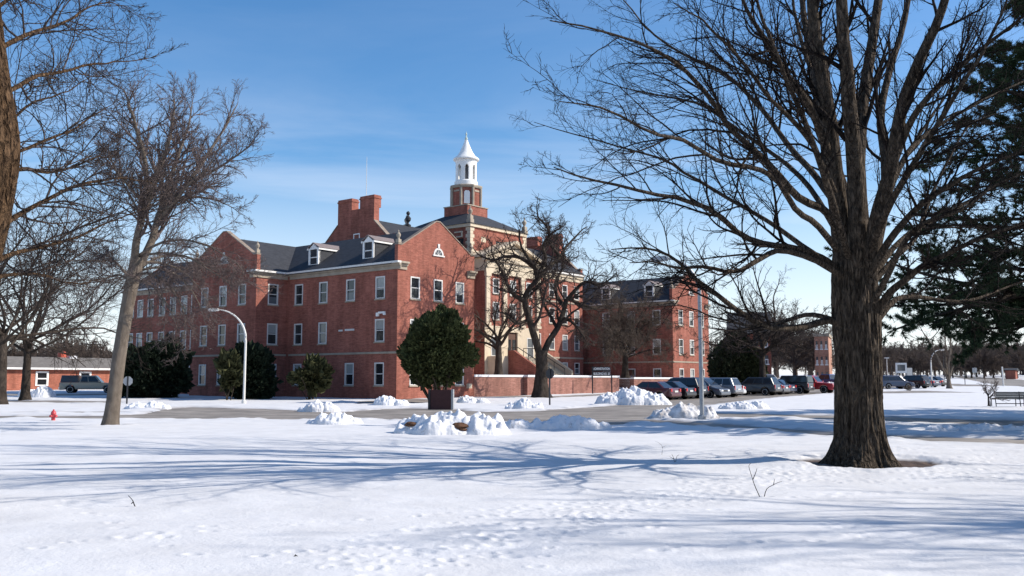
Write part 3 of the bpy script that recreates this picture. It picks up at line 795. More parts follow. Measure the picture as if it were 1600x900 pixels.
# --- tower and cupola
def tower():
    x0, x1, y0, y1, z1 = 23.0, 33.0, 12.02, 22.0, 18.5
    mb = MB()
    oL = [(5.0, 1.3, 16.1, 17.3), (1.5, 1.2, 16.1, 17.3), (8.4, 1.2, 16.1, 17.3)]
    wall(mb, (x0, y1), (x0, y0), ZM - 3, z1, oL); wall(mb, (x0, y0), (x1, y0), ZM - .5, z1, [(5.0, 1.1, 16.4, 17.4), (2.3, .9, 17.0, 17.6), (7.7, .9, 17.0, 17.6)])
    wall(mb, (x1, y0), (x1, y1), ZM - 3, z1); wall(mb, (x1, y1), (x0, y1), ZM - 3, z1)
    tw = mb.build('tower', M['brick'], bld)
    def pan(a, b, c, w, zb, zt, m, q=.1):
        a = np.array(a, float); b = np.array(b, float); d = (b - a) / np.linalg.norm(b - a); n = np.array((d[1], -d[0]))
        g = MB(); g.quad(*[(a[0] + d[0] * s - n[0] * q, a[1] + d[1] * s - n[1] * q, z) for s, z in ((c - w / 2, zb), (c + w / 2, zb), (c + w / 2, zt), (c - w / 2, zt))])
        g.build('pane', m, tw)
    for c, w, zb, zt in oL: pan((x0, y1), (x0, y0), c, w, zb, zt, M['glass_dark'])
    for c, w, zb, zt in ((5.0, 1.1, 16.4, 17.4),): pan((x0, y0), (x1, y0), c, w, zb, zt, M['glass_dark'])
    for c in (2.3, 7.7): pan((x0, y0), (x1, y0), c, .9, 17.0, 17.6, M['cream'], .04)
    tr = MB()
    for a, b in (((x0, y1), (x0, y0)), ((x0, y0), (x1, y0)), ((x1, y0), (x1, y1))):
        band(tr, a, b, 18.5, 18.85, .22, e1=.22 if a != (x0, y0) else 0); band(tr, a, b, 15.7, 15.9, .07)
    # quoins at the corners
    for i in range(8):
        z = 15.35 + i * .39; w = .62 if i % 2 else .42
        if 15.6 < z + .1 < 15.95: pass
        tr.box(x0 - .06, x0 + w, y0 - .06, y0 + .02, z, z + .37); tr.box(x0 - .062, x0 + .02, y0 + .022, y0 + w, z, z + .37)
        tr.box(x1 - w, x1 + .06, y0 - .06, y0 + .02, z, z + .37)
    tr.box(x0 - .09, x0 - .003, y1 - 8.9, y1 - 8.7, 17.42, 18.1); tr.box(x0 - .09, x0 - .003, y1 - 8.697, y1 - 7.7, 17.95, 18.1); tr.box(x0 - .09, x0 - .003, y1 - 8.697, y1 - 8.0, 17.42, 17.55)
    tr.build('stone_trim', M['cream'], tw)
    r = MB(); cx, cy = (x0 + x1) / 2, (y0 + y1) / 2; h = 1.78; zz = 20.75; o = .35
    a = [(x0 - o, y0 - o, 18.853), (x1 + o, y0 - o, 18.853), (x1 + o, y1 + o, 18.853), (x0 - o, y1 + o, 18.853)]
    b = [(cx - h, cy - h, zz), (cx + h, cy - h, zz), (cx + h, cy + h, zz), (cx - h, cy + h, zz)]
    r.add(a + b, [(0, 1, 5, 4), (1, 2, 6, 5), (2, 3, 7, 6), (3, 0, 4, 7), (3, 2, 1, 0), (4, 5, 6, 7)]); r.build('hip_roof', M['slate'], tw)
    p = MB(); p.box(cx - h - .02, cx + h + .02, cy - h - .02, cy + h + .02, 20.4, 21.75); p.build('cupola_plinth', M['brick'], tw)
    pc = MB(); pc.box(cx - h - .1, cx + h + .1, cy - h - .1, cy + h + .1, 21.753, 21.87); pc.build('plinth_cap', M['stone'], tw)
    for fx_, fy_ in ((x0 + .1, y0 + .1), (x1 - .1, y0 + .1), (x0 + .1, y1 - .1), (x1 - .1, y1 - .1)):
        fq = MB(); fq.box(fx_ - .3, fx_ + .3, fy_ - .3, fy_ + .3, 18.854, 19.3); finial(fq, fx_, fy_, 19.303, 1.2); fq.build('finial', M['stone'], tw)
    # brick octagon
    cu = MB(); ro = 1.78; cu.lathe([(ro, 21.87), (ro, 24.1)], 8, cx, cy, ph=math.pi / 8); cup = cu.build('cupola', M['brick'], bld)
    s = MB(); ph = math.pi / 8
    for k in range(8):
        t = ph + k * math.pi / 4; x, y = cx + (ro + .03) * math.cos(t), cy + (ro + .03) * math.sin(t)
        s.lathe([(.16, 21.873), (.16, 24.0)], 8, x, y)
    s.lathe([(ro - .3, 24.0), (ro + .16, 24.0), (ro + .24, 24.15), (ro + .24, 24.3), (ro - .1, 24.42)], 8, cx, cy, ph=ph)
    s.build('corner_pilaster_ring', M['stone'], cup)
    for k in range(8):
        t = k * math.pi / 4; ca, sa = math.cos(t), math.sin(t); ri = ro * math.cos(math.pi / 8)
        q = MB(); f = lambda u, z, d: (cx + ca * (ri + d) - sa * u, cy + sa * (ri + d) + ca * u, z)
        if k % 2 == 0 or True:
            if k % 2 == 1:
                q.prism([(-.34, 22.1), (.34, 22.1), (.34, 23.45), (.2, 23.62), (-.2, 23.62), (-.34, 23.45)], f, -.1, .05); q.build('louvre_panel', M['white'], cup)
            else:
                q.prism([(-.4, 23.55), (.4, 23.55), (.4, 23.75), (-.4, 23.75)], f, -.1, .06); q.build('stone_band', M['stone'], cup)
    # white round lantern
    ln = MB(); ln.lathe([(1.38, 24.42), (1.38, 24.9), (1.28, 24.98), (1.24, 25.05)], 40, cx, cy); ln.lathe([(1.24, 27.2), (1.28, 27.28), (1.28, 27.42)], 40, cx, cy)
    for k in range(8):     # piers between the arched openings
        t0 = k * math.pi / 4 + math.pi / 8
        seg = [t0 + q * R(12) for q in (-1, -.5, 0, .5, 1)]
        pts = [(cx + rr * math.cos(t), cy + rr * math.sin(t), z) for z in (25.0, 27.25) for rr in (1.24, .98) for t in seg]
        fs = []
        for i in range(4):
            fs += [(i, i + 1, 10 + i + 1, 10 + i), (5 + i + 1, 5 + i, 15 + i, 15 + i + 1)]
        fs += [(0, 10, 15, 5), (4, 9, 19, 14)]
        ln.add(pts, fs)
        # arch heads
        for i in range(6):
            tt = t0 + R(12) + R(21) * (i + .5) / 6; hh = math.sin(math.pi * (i + .5) / 6) * .32
            ta, tb = t0 + R(12) + R(21) * i / 6, t0 + R(12) + R(21) * (i + 1) / 6
            P_ = lambda t, rr, z: (cx + rr * math.cos(t), cy + rr * math.sin(t), z)
            z0 = 26.55 + hh
            ln.add([P_(ta, 1.24, z0), P_(tb, 1.24, z0), P_(tb, 1.24, 27.25), P_(ta, 1.24, 27.25), P_(ta, .98, z0), P_(tb, .98, z0)], [(0, 1, 2, 3), (0, 4, 5, 1)])
    lan = ln.build('lantern', M['white'], bld, smooth=True)
    co = MB(); co.lathe([(.62, 25.0), (.62, 27.2)], 12, cx, cy); co.build('lantern_core', mat('shade_slats', (.16, .16, .17), .8), lan)
    dm = MB(); dm.lathe([(1.28, 27.42), (1.5, 27.5), (1.55, 27.62), (1.5, 27.72), (1.12, 28.0), (.78, 28.5), (.5, 29.1), (.3, 29.6), (.2, 29.85), (.22, 29.95), (.12, 30.0)], 40, cx, cy)
    dome = dm.build('spire', M['white'], bld, smooth=True)
    fn = MB(); fn.lathe([(.1, 30.0), (.17, 30.1), (.17, 30.25), (.08, 30.35), (.07, 30.6), (.12, 30.72), (.05, 30.85), (.01, 31.05)], 12, cx, cy); fn.build('finial', mat('verdigris', (.45, .52, .46), .6), dome)
tower()

# small fittings on the shaded side wall
c_ = MB(); c_.box(-.35, -.004, 1.45, 1.55, 7.15, 7.25); c_.box(-.5, -.352, 1.0, 1.7, 7.12, 7.27); c_.box(-.52, -.36, 1.7, 1.95, 6.9, 7.2); c_.box(-.5, -.36, .95, 1.15, 6.98, 7.115); c_.build('security_camera', M['white'], bld)
pl = MB(); pl.box(-.05, -.004, 5.05, 6.2, 5.86, 6.02); pl.build('wall_sign', M['trim'], bld)
pl = MB(); pl.box(-.05, -.004, 6.5, 7.0, 5.84, 5.98); pl.build('wall_sign', M['trim'], bld)
lt = MB(); lt.box(8.6, 9.0, -.3, -.004, 1.0, 1.4); lt.build('meter_box', M['cream'], bld)

# --- terrace in front of the main block
def terrace():
    zt = terrace_z()
    tr = MB(); tr.box(9.62, 33.2, .42, 12.0, -.6, zt - .02); tr.box(33.2, 37.0, 4.6, 12.0, -.6, zt - .02); tr.box(37.0, 46.38, .42, 12.0, -.6, zt - .02)
    o = tr.build('terrace_ground', M['snow_cap']); o.location = (CX, CY, 0); o.rotation_euler = (0, 0, ROT); tag(o, None, None, None, 'structure')
    for (nm, x0, x1, extra, lab) in (('terrace_wall', 9.64, 33.2, (16.8, -.5), 'long low red brick terrace wall with a snow capped top beside the wide grey trunk'),
                                     ('terrace_wall', 37.0, 46.36, None, 'short low red brick terrace wall behind the red and black parked cars')):
        e = empty(nm, (CX, CY, 0), ROT, lab, 'wall', 'brick terrace walls')
        w = MB()
        if extra: w.box(x0, extra[0], 0.0, .4, -1, zt); w.box(extra[0] + .003, x1, extra[1], .4, -1, zt)
        else: w.box(x0, x1, -.1, .4, -1, zt - .15)
        if extra: w.box(x1 - .5, x1, .403, 4.6, -1, zt)
        else: w.box(x0, x0 + .5, .403, 4.6, -1, zt - .15)
        w.build('wall_body', M['brick_pink'], e)
        s = MB(); top = zt if extra else zt - .15
        if extra: s.box(x0 - .0, extra[0], -.06, .46, top + .003, top + .2); s.box(extra[0] + .003, x1 + .06, extra[1] - .06, .46, top + .003, top + .2)
        else: s.box(x0 - .06, x1, -.16, .46, top + .003, top + .2)
        s.build('snow_cap', M['snow_cap'], e)
    st = MB()
    for i in range(8):
        st.box(33.22, 36.98, .3 + i * .5, 4.58, (-.3 if i == 0 else .3 + i * .2 + .001), .5 + i * .2)
    o = st.build('garden_steps', M['snow_cap']); o.location = (CX, CY, 0); o.rotation_euler = (0, 0, ROT)
    tag(o, 'snow covered outdoor steps climbing between the two brick terrace walls', 'steps')
M['brick_pink'] = brick_mat('brick_pink', (0.255, 0.115, 0.09), (0.30, 0.145, 0.115), (0.29, 0.18, 0.15))
terrace()

# ------------------------------------------------------------------ trees
def bark_mat(name, c1, c2, scale=6, stretch=(1, 1, .25), bump=.8, plate=None, pd=.06):
    m = mat(name, c1, 0.95, 0.1, col2=c2, scale=scale, stretch=stretch, bump=bump)
    nt = m.node_tree; N = nt.nodes; L = nt.links; b = N['Principled BSDF']
    old = b.inputs['Normal'].links[0].from_node; tc = N.new('ShaderNodeTexCoord'); mp = N.new('ShaderNodeMapping'); mp.inputs['Scale'].default_value = plate or (16, 16, 3.6); L.new(tc.outputs['Object'], mp.inputs[0])
    nz = N.new('ShaderNodeTexNoise'); nz.inputs['Scale'].default_value = 5; L.new(mp.outputs[0], nz.inputs['Vector'])
    mixv = N.new('ShaderNodeMixRGB'); mixv.blend_type = 'ADD'; mixv.inputs[0].default_value = .35; L.new(mp.outputs[0], mixv.inputs[1]); L.new(nz.outputs['Color'], mixv.inputs[2])
    vo = N.new('ShaderNodeTexVoronoi'); vo.feature = 'DISTANCE_TO_EDGE'; vo.inputs['Scale'].default_value = 1; L.new(mixv.outputs[0], vo.inputs['Vector'])
    mr = N.new('ShaderNodeMapRange'); mr.inputs['From Max'].default_value = .22; L.new(vo.outputs['Distance'], mr.inputs['Value'])
    bp = N.new('ShaderNodeBump'); bp.inputs['Strength'].default_value = 1.0; bp.inputs['Distance'].default_value = pd; L.new(mr.outputs[0], bp.inputs['Height']); L.new(old.outputs[0], bp.inputs['Normal']); L.new(bp.outputs[0], b.inputs['Normal'])
    return m
B_MAPLE = bark_mat('bark_maple', (0.024, 0.019, 0.015), (0.14, 0.108, 0.08), 9, (1.8, 1.8, .5), 1.0, (13, 13, 2.6))
B_WARM = bark_mat('bark_warm', (0.03, 0.018, 0.011), (0.16, 0.098, 0.055), 9, (1.6, 1.6, .7), 1.0, (14, 14, 4.5))
B_PALE = bark_mat('bark_pale', (0.125, 0.101, 0.081), (0.225, 0.187, 0.151), 5, (1, 1, .5), .3, (34, 34, 14), .012)
B_GREY = bark_mat('bark_grey', (0.038, 0.03, 0.025), (0.105, 0.084, 0.068), 4, (1, 1, .4), .7)
B_TWIG = bark_mat('twig_dark', (0.012, 0.010, 0.009), (0.040, 0.030, 0.026), 3)
B_TWIGM = bark_mat('twig_mid', (0.045, 0.036, 0.033), (0.115, 0.09, 0.08), 2)
B_TWIGP = bark_mat('twig_purple', (0.13, 0.10, 0.096), (0.25, 0.195, 0.18), 2)
B_TWIGB = bark_mat('twig_brown', (0.10, 0.078, 0.063), (0.23, 0.18, 0.145), 2)
B_FAR = bark_mat('twig_far', (0.11, 0.084, 0.072), (0.20, 0.155, 0.13), .6)

def tubes(P, Rr, sides):
    """many tubes at once: P (B,m,3), Rr (B,m)"""
    B, m, _ = P.shape
    T = np.empty_like(P); T[:, 1:-1] = P[:, 2:] - P[:, :-2]; T[:, 0] = P[:, 1] - P[:, 0]; T[:, -1] = P[:, -1] - P[:, -2]
    T = norm(T); mean = norm(T.mean(1))
    ref = np.where((np.abs(mean[:, 2:3]) > .75), np.array([[1.0, .13, 0]]), np.array([[0.03, .05, 1.0]]))
    N = norm(ref[:, None] - (T * ref[:, None]).sum(-1, keepdims=True) * T); Bn = np.cross(T, N)
    th = np.arange(sides) * 2 * np.pi / sides
    V = P[:, :, None] + Rr[:, :, None, None] * (np.cos(th)[None, None, :, None] * N[:, :, None] + np.sin(th)[None, None, :, None] * Bn[:, :, None])
    idx = np.arange(B * m * sides).reshape(B, m, sides); nx = np.roll(idx, -1, 2)
    F = np.stack([idx[:, :-1], nx[:, :-1], nx[:, 1:], idx[:, 1:]], -1).reshape(-1, 4)
    return V.reshape(-1, 3), F
def join(parts):
    V = []; F = []; o = 0
    for v, f in parts: V.append(v); F.append(f + o); o += len(v)
    return np.vstack(V), np.vstack(F)

def grow(S, D, L, R0, n, wig, up, rend, r):
    B = len(S); P = np.empty((B, n + 1, 3)); P[:, 0] = S; d = D.copy()
    curl = r.normal(size=(B, 3)) * wig * .35
    for i in range(n):
        d = d + wig * r.normal(size=(B, 3)) + curl
        d[:, 2] += up; d = norm(d)
        P[:, i + 1] = P[:, i] + d * (L / n)[:, None]
    return P, R0[:, None] * np.linspace(1, rend, n + 1)[None]
def spawn(P, Rr, L, k, f0, f1, a0, a1, l0, l1, rr, r, rmin=0.004, shrink=.55, flat=None):
    B, m, _ = P.shape
    f = f0 + (f1 - f0) * (np.arange(k)[None] + r.random((B, k))) / k
    x = f * (m - 1); i = np.minimum(x.astype(int), m - 2); w = (x - i)[..., None]
    b = np.arange(B)[:, None]
    pos = P[b, i] * (1 - w) + P[b, i + 1] * w; T = norm(P[b, i + 1] - P[b, i])
    rad = Rr[b, i] * (1 - w[..., 0]) + Rr[b, i + 1] * w[..., 0]
    q = r.normal(size=T.shape)
    if flat is not None: q = q * np.array(flat)
    nrm = norm(q - (q * T).sum(-1, keepdims=True) * T)
    a = np.radians(r.uniform(a0, a1, (B, k)))[..., None]
    D = norm(np.cos(a) * T + np.sin(a) * nrm)
    Lc = L[:, None] * r.uniform(l0, l1, (B, k)) * (1 - shrink * (f - f0) / max(1 - f0, 1e-3))
    Rc = np.maximum(np.minimum(rad * rr, rad * .95), rmin)
    return pos.reshape(-1, 3), D.reshape(-1, 3), Lc.ravel(), Rc.ravel()

def resample(pts, n):
    p = np.array(pts, float); k = len(p)
    # Catmull-Rom through the points
    q = np.vstack([2 * p[0] - p[1], p, 2 * p[-1] - p[-2]])
    t = np.linspace(0, k - 1 - 1e-6, n); i = t.astype(int); u = (t - i)[:, None]
    a, b, c, d = q[i], q[i + 1], q[i + 2], q[i + 3]
    return .5 * ((2 * b) + (c - a) * u + (2 * a - 5 * b + 4 * c - d) * u ** 2 + (-a + 3 * b - 3 * c + d) * u ** 3)

def levels(P, Rr, L, spec, r):
    """spec: list of dict(k,f0,f1,a0,a1,l0,l1,rr,n,wig,up,rend,sides,rmin)"""
    out = []
    for s in spec:
        S, D, Lc, Rc = spawn(P, Rr, L, s['k'], s.get('f0', .2), s.get('f1', 1.0), s.get('a0', 25), s.get('a1', 55), s.get('l0', .3), s.get('l1', .6), s.get('rr', .6), r,
                             s.get('rmin', .004), s.get('shrink', .55), s.get('flat'))
        P, Rr = grow(S, D, Lc, Rc, s.get('n', 5), s.get('wig', .15), s.get('up', .03), s.get('rend', .35), r); L = Lc
        out.append((P, Rr, s.get('sides', 4)))
    return out

def bark_trunk(cen, rad, sides, seed, amp=0.05, flare=0.0, fz=1.6, fth=7.0, rings=None, buttress=5):
    """trunk with furrowed bark as real relief"""
    n = rings or 140
    C = resample(cen, n); rr = np.interp(np.linspace(0, 1, n), np.linspace(0, 1, len(rad)), rad)
    th = np.arange(sides) * 2 * np.pi / sides
    z = C[:, 2][:, None]; ct, st = np.cos(th)[None], np.sin(th)[None]
    wob = vnoise(z * .5 + seed, 2.0 + 0 * ct, 1.0) * .5
    u = (vnoise(ct * fth + seed, st * fth, z * fz) * .65 + vnoise(ct * fth * 2.2, st * fth * 2.2 + seed, z * fz * 2.0) * .35)
    ridge = 1 - np.abs(2 * u - 1) * 1.6
    big = vnoise(ct * 1.3 + seed, st * 1.3, z * .5) - .5
    h = z - C[0, 2]
    fl = flare * np.exp(-np.maximum(h, 0) / (.38 if flare < .5 else .27)) * (.75 + .55 * np.cos(th * buttress + seed)[None] * .6 + .5 * (vnoise(ct * 2 + seed, st * 2, 3.0) - .3))
    rad_ = rr[:, None] * (1 + .16 * big) + amp * ridge * np.clip(rr[:, None] / rr[0], .25, 1) + fl
    T = norm(np.gradient(C, axis=0)); N = norm(np.array([1.0, 0, 0]) - T[:, :1] * T); Bn = np.cross(T, N)
    V = C[:, None] + rad_[..., None] * (ct[..., None] * N[:, None] + st[..., None] * Bn[:, None])
    idx = np.arange(n * sides).reshape(n, sides); nx = np.roll(idx, -1, 1)
    F = np.stack([idx[:-1], nx[:-1], nx[1:], idx[1:]], -1).reshape(-1, 4)
    return V.reshape(-1, 3), F

def lobes(P, Rr, sides, seed, amp=.07):
    """thick limbs with uneven surface"""
    V, F = tubes(P, Rr, sides)
    C = np.repeat(P.reshape(-1, 3), sides, 0); d = V - C; rl = np.linalg.norm(d, axis=1, keepdims=True)
    k = (fbm(V[:, 0] * 9 + seed, V[:, 1] * 9, V[:, 2] * 3.0, 3)[:, None] - .5) * 2
    return C + d * (1 + amp * k), F

def put_tree(name, label, origin, trunk, crown, bark, twig, group=None, cat='tree', crown_name='crown'):
    e = empty(name, origin, 0, label, cat, group)
    o = np.array(origin, float)
    mesh_np('trunk', trunk[0] - o, [trunk[1]], [bark], e, True)
    if crown is not None: mesh_np(crown_name, crown[0] - o, [crown[1]], [twig], e, True)
    return e

# --- the big maple on the right -------------------------------------------------
def big_maple():
    r = np.random.default_rng(21)
    Y0 = 17.6
    g = gnd(1340, 727); Y0 = g[1]
    A = lambda x, y, dy=0.0: at(x, y, Y0 + dy)
    pxm = Y0 / FPX
    tr = [A(1342, 742), A(1342, 700), A(1341, 640), A(1340, 560), A(1338, 500), A(1336, 450), A(1335, 405), A(1334, 365)]
    tv = bark_trunk(tr, [x * pxm for x in (33, 32, 30.5, 30.5, 31, 29.5, 27, 21)], 280, 3.3, amp=.085, flare=.60, rings=420, fth=5.5, fz=1.0)
    # stems and limbs: photo positions with the depth each one swings out to; first radius in px
    LM = [
        ('s', 21, [(1322, 440, 0), (1314, 370, -.1), (1308, 310, -.3), (1302, 250, -.5), (1295, 190, -.6), (1283, 120, -.7), (1272, 55, -.8), (1266, -10, -.9), (1262, -120, -1), (1255, -260, -1.2)]),
        ('s', 20, [(1336, 440, -.2), (1339, 370, -.4), (1338, 300, -.6), (1333, 220, -.9), (1327, 140, -1.2), (1322, 60, -1.5), (1319, -40, -1.8), (1310, -180, -2.0), (1306, -300, -2.1)]),
        ('s', 19, [(1349, 440, .2), (1347, 370, .4), (1342, 300, .6), (1341, 230, .8), (1347, 150, 1.0), (1358, 80, 1.2), (1370, 5, 1.4), (1383, -90, 1.7), (1400, -240, 2)]),
        ('s', 17, [(1357, 450, -.2), (1362, 390, -.5), (1374, 330, -.8), (1391, 275, -1.1), (1403, 220, -1.4), (1420, 155, -1.7), (1446, 95, -2), (1478, 35, -2.3), (1505, -40, -2.6), (1540, -160, -3)]),
        ('s', 13, [(1358, 430, .5), (1372, 370, .9), (1383, 310, 1.3), (1384, 250, 1.7), (1378, 180, 2.0), (1392, 110, 2.4), (1412, 40, 2.8), (1425, -60, 3.2), (1440, -180, 3.6)]),
        ('s', 13, [(1318, 400, .6), (1303, 320, 1.2), (1290, 250, 1.8), (1280, 180, 2.4), (1262, 100, 3.0), (1250, 20, 3.5), (1240, -80, 4.0), (1225, -200, 4.4)]),
        # left side
        ('l', 11, [(1318, 512, 0), (1296, 500, -.1), (1262, 510, -.4), (1230, 514, -.7), (1195, 512, -1.0), (1160, 491, -1.3), (1130, 466, -1.5), (1097, 441, -1.8), (1074, 416, -2), (1046, 396, -2.2), (1010, 388, -2.4), (960, 392, -2.6)]),
        ('l', 8, [(1316, 505, .2), (1290, 496, .5), (1262, 492, .9), (1235, 500, 1.3), (1212, 508, 1.6), (1185, 512, 1.8), (1150, 505, 2), (1118, 495, 2.3), (1080, 480, 2.6), (1040, 478, 2.9)]),
        ('l', 12, [(1318, 440, 0), (1300, 416, -.2), (1280, 402, -.5), (1240, 388, -1.0), (1200, 383, -1.4), (1158, 370, -1.8), (1112, 332, -2.3), (1062, 312, -2.6), (1000, 300, -3.0), (930, 286, -3.4), (862, 268, -3.8)]),
        ('l', 9, [(1316, 430, .2), (1285, 405, .4), (1250, 381, .7), (1216, 356, 1.0), (1190, 340, 1.2), (1130, 306, 1.7), (1082, 276, 2.0), (1040, 251, 2.2), (980, 233, 2.5), (905, 212, 2.8), (842, 192, 3.0)]),
        ('l', 9, [(1314, 430, -.3), (1270, 405, -.8), (1220, 392, -1.4), (1190, 405, -1.8), (1165, 422, -2.0), (1140, 430, -2.2), (1100, 422, -2.5), (1062, 424, -2.7), (1020, 415, -3), (980, 418, -3.2)]),
        ('l', 12, [(1312, 370, -.2), (1297, 340, -.5), (1284, 325, -.7), (1255, 313, -1.1), (1234, 293, -1.5), (1210, 265, -1.8), (1185, 240, -2.1), (1160, 218, -2.5), (1132, 190, -2.8), (1110, 150, -3.1), (1070, 110, -3.4), (1040, 86, -3.7), (990, 62, -4), (925, 42, -4.4), (850, 28, -4.8)]),
        ('l', 11, [(1308, 320, .3), (1290, 298, .7), (1270, 270, 1.1), (1240, 238, 1.6), (1215, 205, 2.0), (1190, 170, 2.4), (1160, 140, 2.8), (1130, 115, 3.2), (1090, 98, 3.6), (1050, 80, 4), (1010, 50, 4.3), (980, 15, 4.6), (945, -25, 5)]),
        ('l', 12, [(1300, 255, -.4), (1282, 205, -.9), (1262, 160, -1.4), (1236, 130, -1.9), (1215, 98, -2.3), (1190, 60, -2.7), (1165, 18, -3.1), (1145, -30, -3.5), (1110, -100, -4)]),
        ('l', 10, [(1298, 240, .4), (1285, 180, .9), (1270, 122, 1.3), (1252, 68, 1.8), (1240, 18, 2.2), (1228, -50, 2.6), (1200, -150, 3)]),
        ('l', 9, [(1306, 360, .6), (1270, 300, 1.5), (1235, 262, 2.3), (1200, 235, 3.0), (1150, 200, 3.8), (1100, 165, 4.5), (1050, 150, 5.2), (990, 140, 5.8), (920, 120, 6.4)]),
        ('l', 8, [(1304, 300, -.8), (1275, 235, -1.6), (1245, 195, -2.3), (1205, 150, -3.0), (1160, 85, -3.8), (1120, 40, -4.4), (1075, 5, -5)]),
        ('l', 9, [(1308, 390, -.6), (1275, 350, -1.5), (1245, 330, -2.2), (1215, 285, -2.9), (1180, 262, -3.5), (1120, 250, -4.2), (1060, 215, -4.9), (1010, 205, -5.4), (940, 165, -6), (870, 150, -6.4)]),
        # right side
        ('l', 12, [(1364, 505, -.1), (1380, 472, -.3), (1394, 452, -.5), (1415, 436, -.8), (1440, 415, -1.1), (1480, 395, -1.5), (1520, 376, -1.9), (1560, 361, -2.3), (1620, 342, -2.8), (1690, 330, -3.4)]),
        ('l', 9, [(1364, 512, .1), (1384, 484, .3), (1404, 466, .5), (1440, 464, .8), (1480, 470, 1.2), (1520, 470, 1.5), (1560, 456, 1.9), (1610, 440, 2.4), (1680, 430, 3)]),
        ('l', 11, [(1358, 430, -.4), (1388, 378, -.9), (1420, 340, -1.4), (1450, 311, -1.9), (1490, 286, -2.4), (1530, 264, -2.9), (1590, 238, -3.5), (1660, 210, -4)]),
        ('l', 11, [(1362, 380, .4), (1385, 310, .9), (1410, 252, 1.4), (1436, 220, 1.9), (1480, 190, 2.4), (1535, 160, 2.9), (1600, 130, 3.5), (1670, 95, 4)]),
        ('l', 11, [(1384, 300, -.9), (1402, 240, -1.3), (1428, 182, -1.8), (1460, 140, -2.3), (1500, 100, -2.8), (1550, 58, -3.3), (1605, 15, -3.9), (1660, -40, -4.4)]),
        ('l', 10, [(1362, 440, .6), (1390, 395, 1.2), (1430, 358, 1.9), (1475, 336, 2.5), (1520, 312, 3.1), (1566, 285, 3.7), (1630, 255, 4.4)]),
        ('l', 9, [(1366, 470, -.6), (1390, 425, -1.4), (1410, 385, -2.0), (1440, 352, -2.7), (1500, 332, -3.5), (1555, 292, -4.2), (1620, 262, -5)]),
        ('l', 8, [(1366, 440, .2), (1400, 402, .5), (1432, 372, .8), (1448, 330, 1.0), (1470, 280, 1.3), (1500, 222, 1.6), (1530, 190, 1.9), (1590, 172, 2.3)]),
        # towards and away from the camera
        ('l', 11, [(1325, 400, -.4), (1302, 320, -1.4), (1275, 235, -2.4), (1238, 150, -3.2), (1190, 40, -4.0), (1150, -90, -4.6)]),
        ('l', 11, [(1356, 400, -.4), (1385, 330, -1.4), (1425, 260, -2.4), (1480, 170, -3.2), (1540, 70, -4.0), (1590, -50, -4.6)]),
        ('l', 11, [(1340, 400, .5), (1330, 330, 2.0), (1312, 260, 3.6), (1285, 180, 5.2), (1250, 90, 6.6), (1222, -20, 8)]),
        ('l', 11, [(1348, 400, .5), (1372, 330, 2.0), (1400, 270, 3.6), (1440, 200, 5.2), (1490, 120, 6.6), (1530, 20, 8)]),
    ]
    n = 22
    P = []; Rr = []
    for kind, r0, pts in LM:
        p = resample([A(*q) for q in pts], n)
        Ln = np.linalg.norm(np.diff(p, axis=0), axis=1).sum()
        jit = np.cumsum(r.normal(0, .012, (n, 3)), 0) * np.linspace(0, 1, n)[:, None]
        p = p + jit * 1.3
        P.append(p); f = np.linspace(0, 1, n)
        e = .28 if kind == 's' else .10
        Rr.append(r0 * pxm * ((1 - f) ** .85 * (1 - e) + e) * (.76 if kind == 's' else .56))
    P = np.array(P); Rr = np.array(Rr); L = np.linalg.norm(np.diff(P, axis=1), axis=2).sum(1)
    limbs = lobes(P, Rr, 14, 2.0)
    kinds = np.array([q[0] == 's' for q in LM]); r2 = np.random.default_rng(77)
    lvs = levels(P[kinds], Rr[kinds], L[kinds], [
        dict(k=9, f0=.30, f1=.99, a0=14, a1=38, l0=.16, l1=.34, rr=.42, n=10, wig=.09, up=.03, rend=.22, sides=6, rmin=.0075, shrink=.6),
        dict(k=7, f0=.2, f1=1.0, a0=20, a1=50, l0=.25, l1=.5, rr=.6, n=6, wig=.13, up=.015, rend=.3, sides=4, rmin=.0045),
        dict(k=4, f0=.25, f1=1.0, a0=25, a1=60, l0=.25, l1=.6, rr=.7, n=4, wig=.16, up=.015, rend=.5, sides=3, rmin=.003)], r2)
    lv = lvs + levels(P[~kinds], Rr[~kinds], L[~kinds], [
        dict(k=17, f0=.30, f1=.99, a0=16, a1=46, l0=.20, l1=.44, rr=.5, n=10, wig=.10, up=.02, rend=.22, sides=6, rmin=.0075, shrink=.6),
        dict(k=9, f0=.15, f1=1.0, a0=20, a1=50, l0=.25, l1=.52, rr=.6, n=6, wig=.13, up=.015, rend=.3, sides=4, rmin=.0045),
        dict(k=5, f0=.25, f1=1.0, a0=25, a1=60, l0=.25, l1=.6, rr=.7, n=4, wig=.16, up=.015, rend=.5, sides=3, rmin=.003)], r)
    tv = join([tv, limbs])
    cr = join([tubes(*q) for q in lv])
    o = (g[0], g[1], g[2])
    TREE_WELLS.append((g[0] + .25, g[1] + .1, 1.35))
    put_tree('maple_tree', 'huge bare maple with thick furrowed trunk and many upright stems, nearest on the snowy lawn', o, tv, cr, B_MAPLE, B_TWIG)
big_maple()

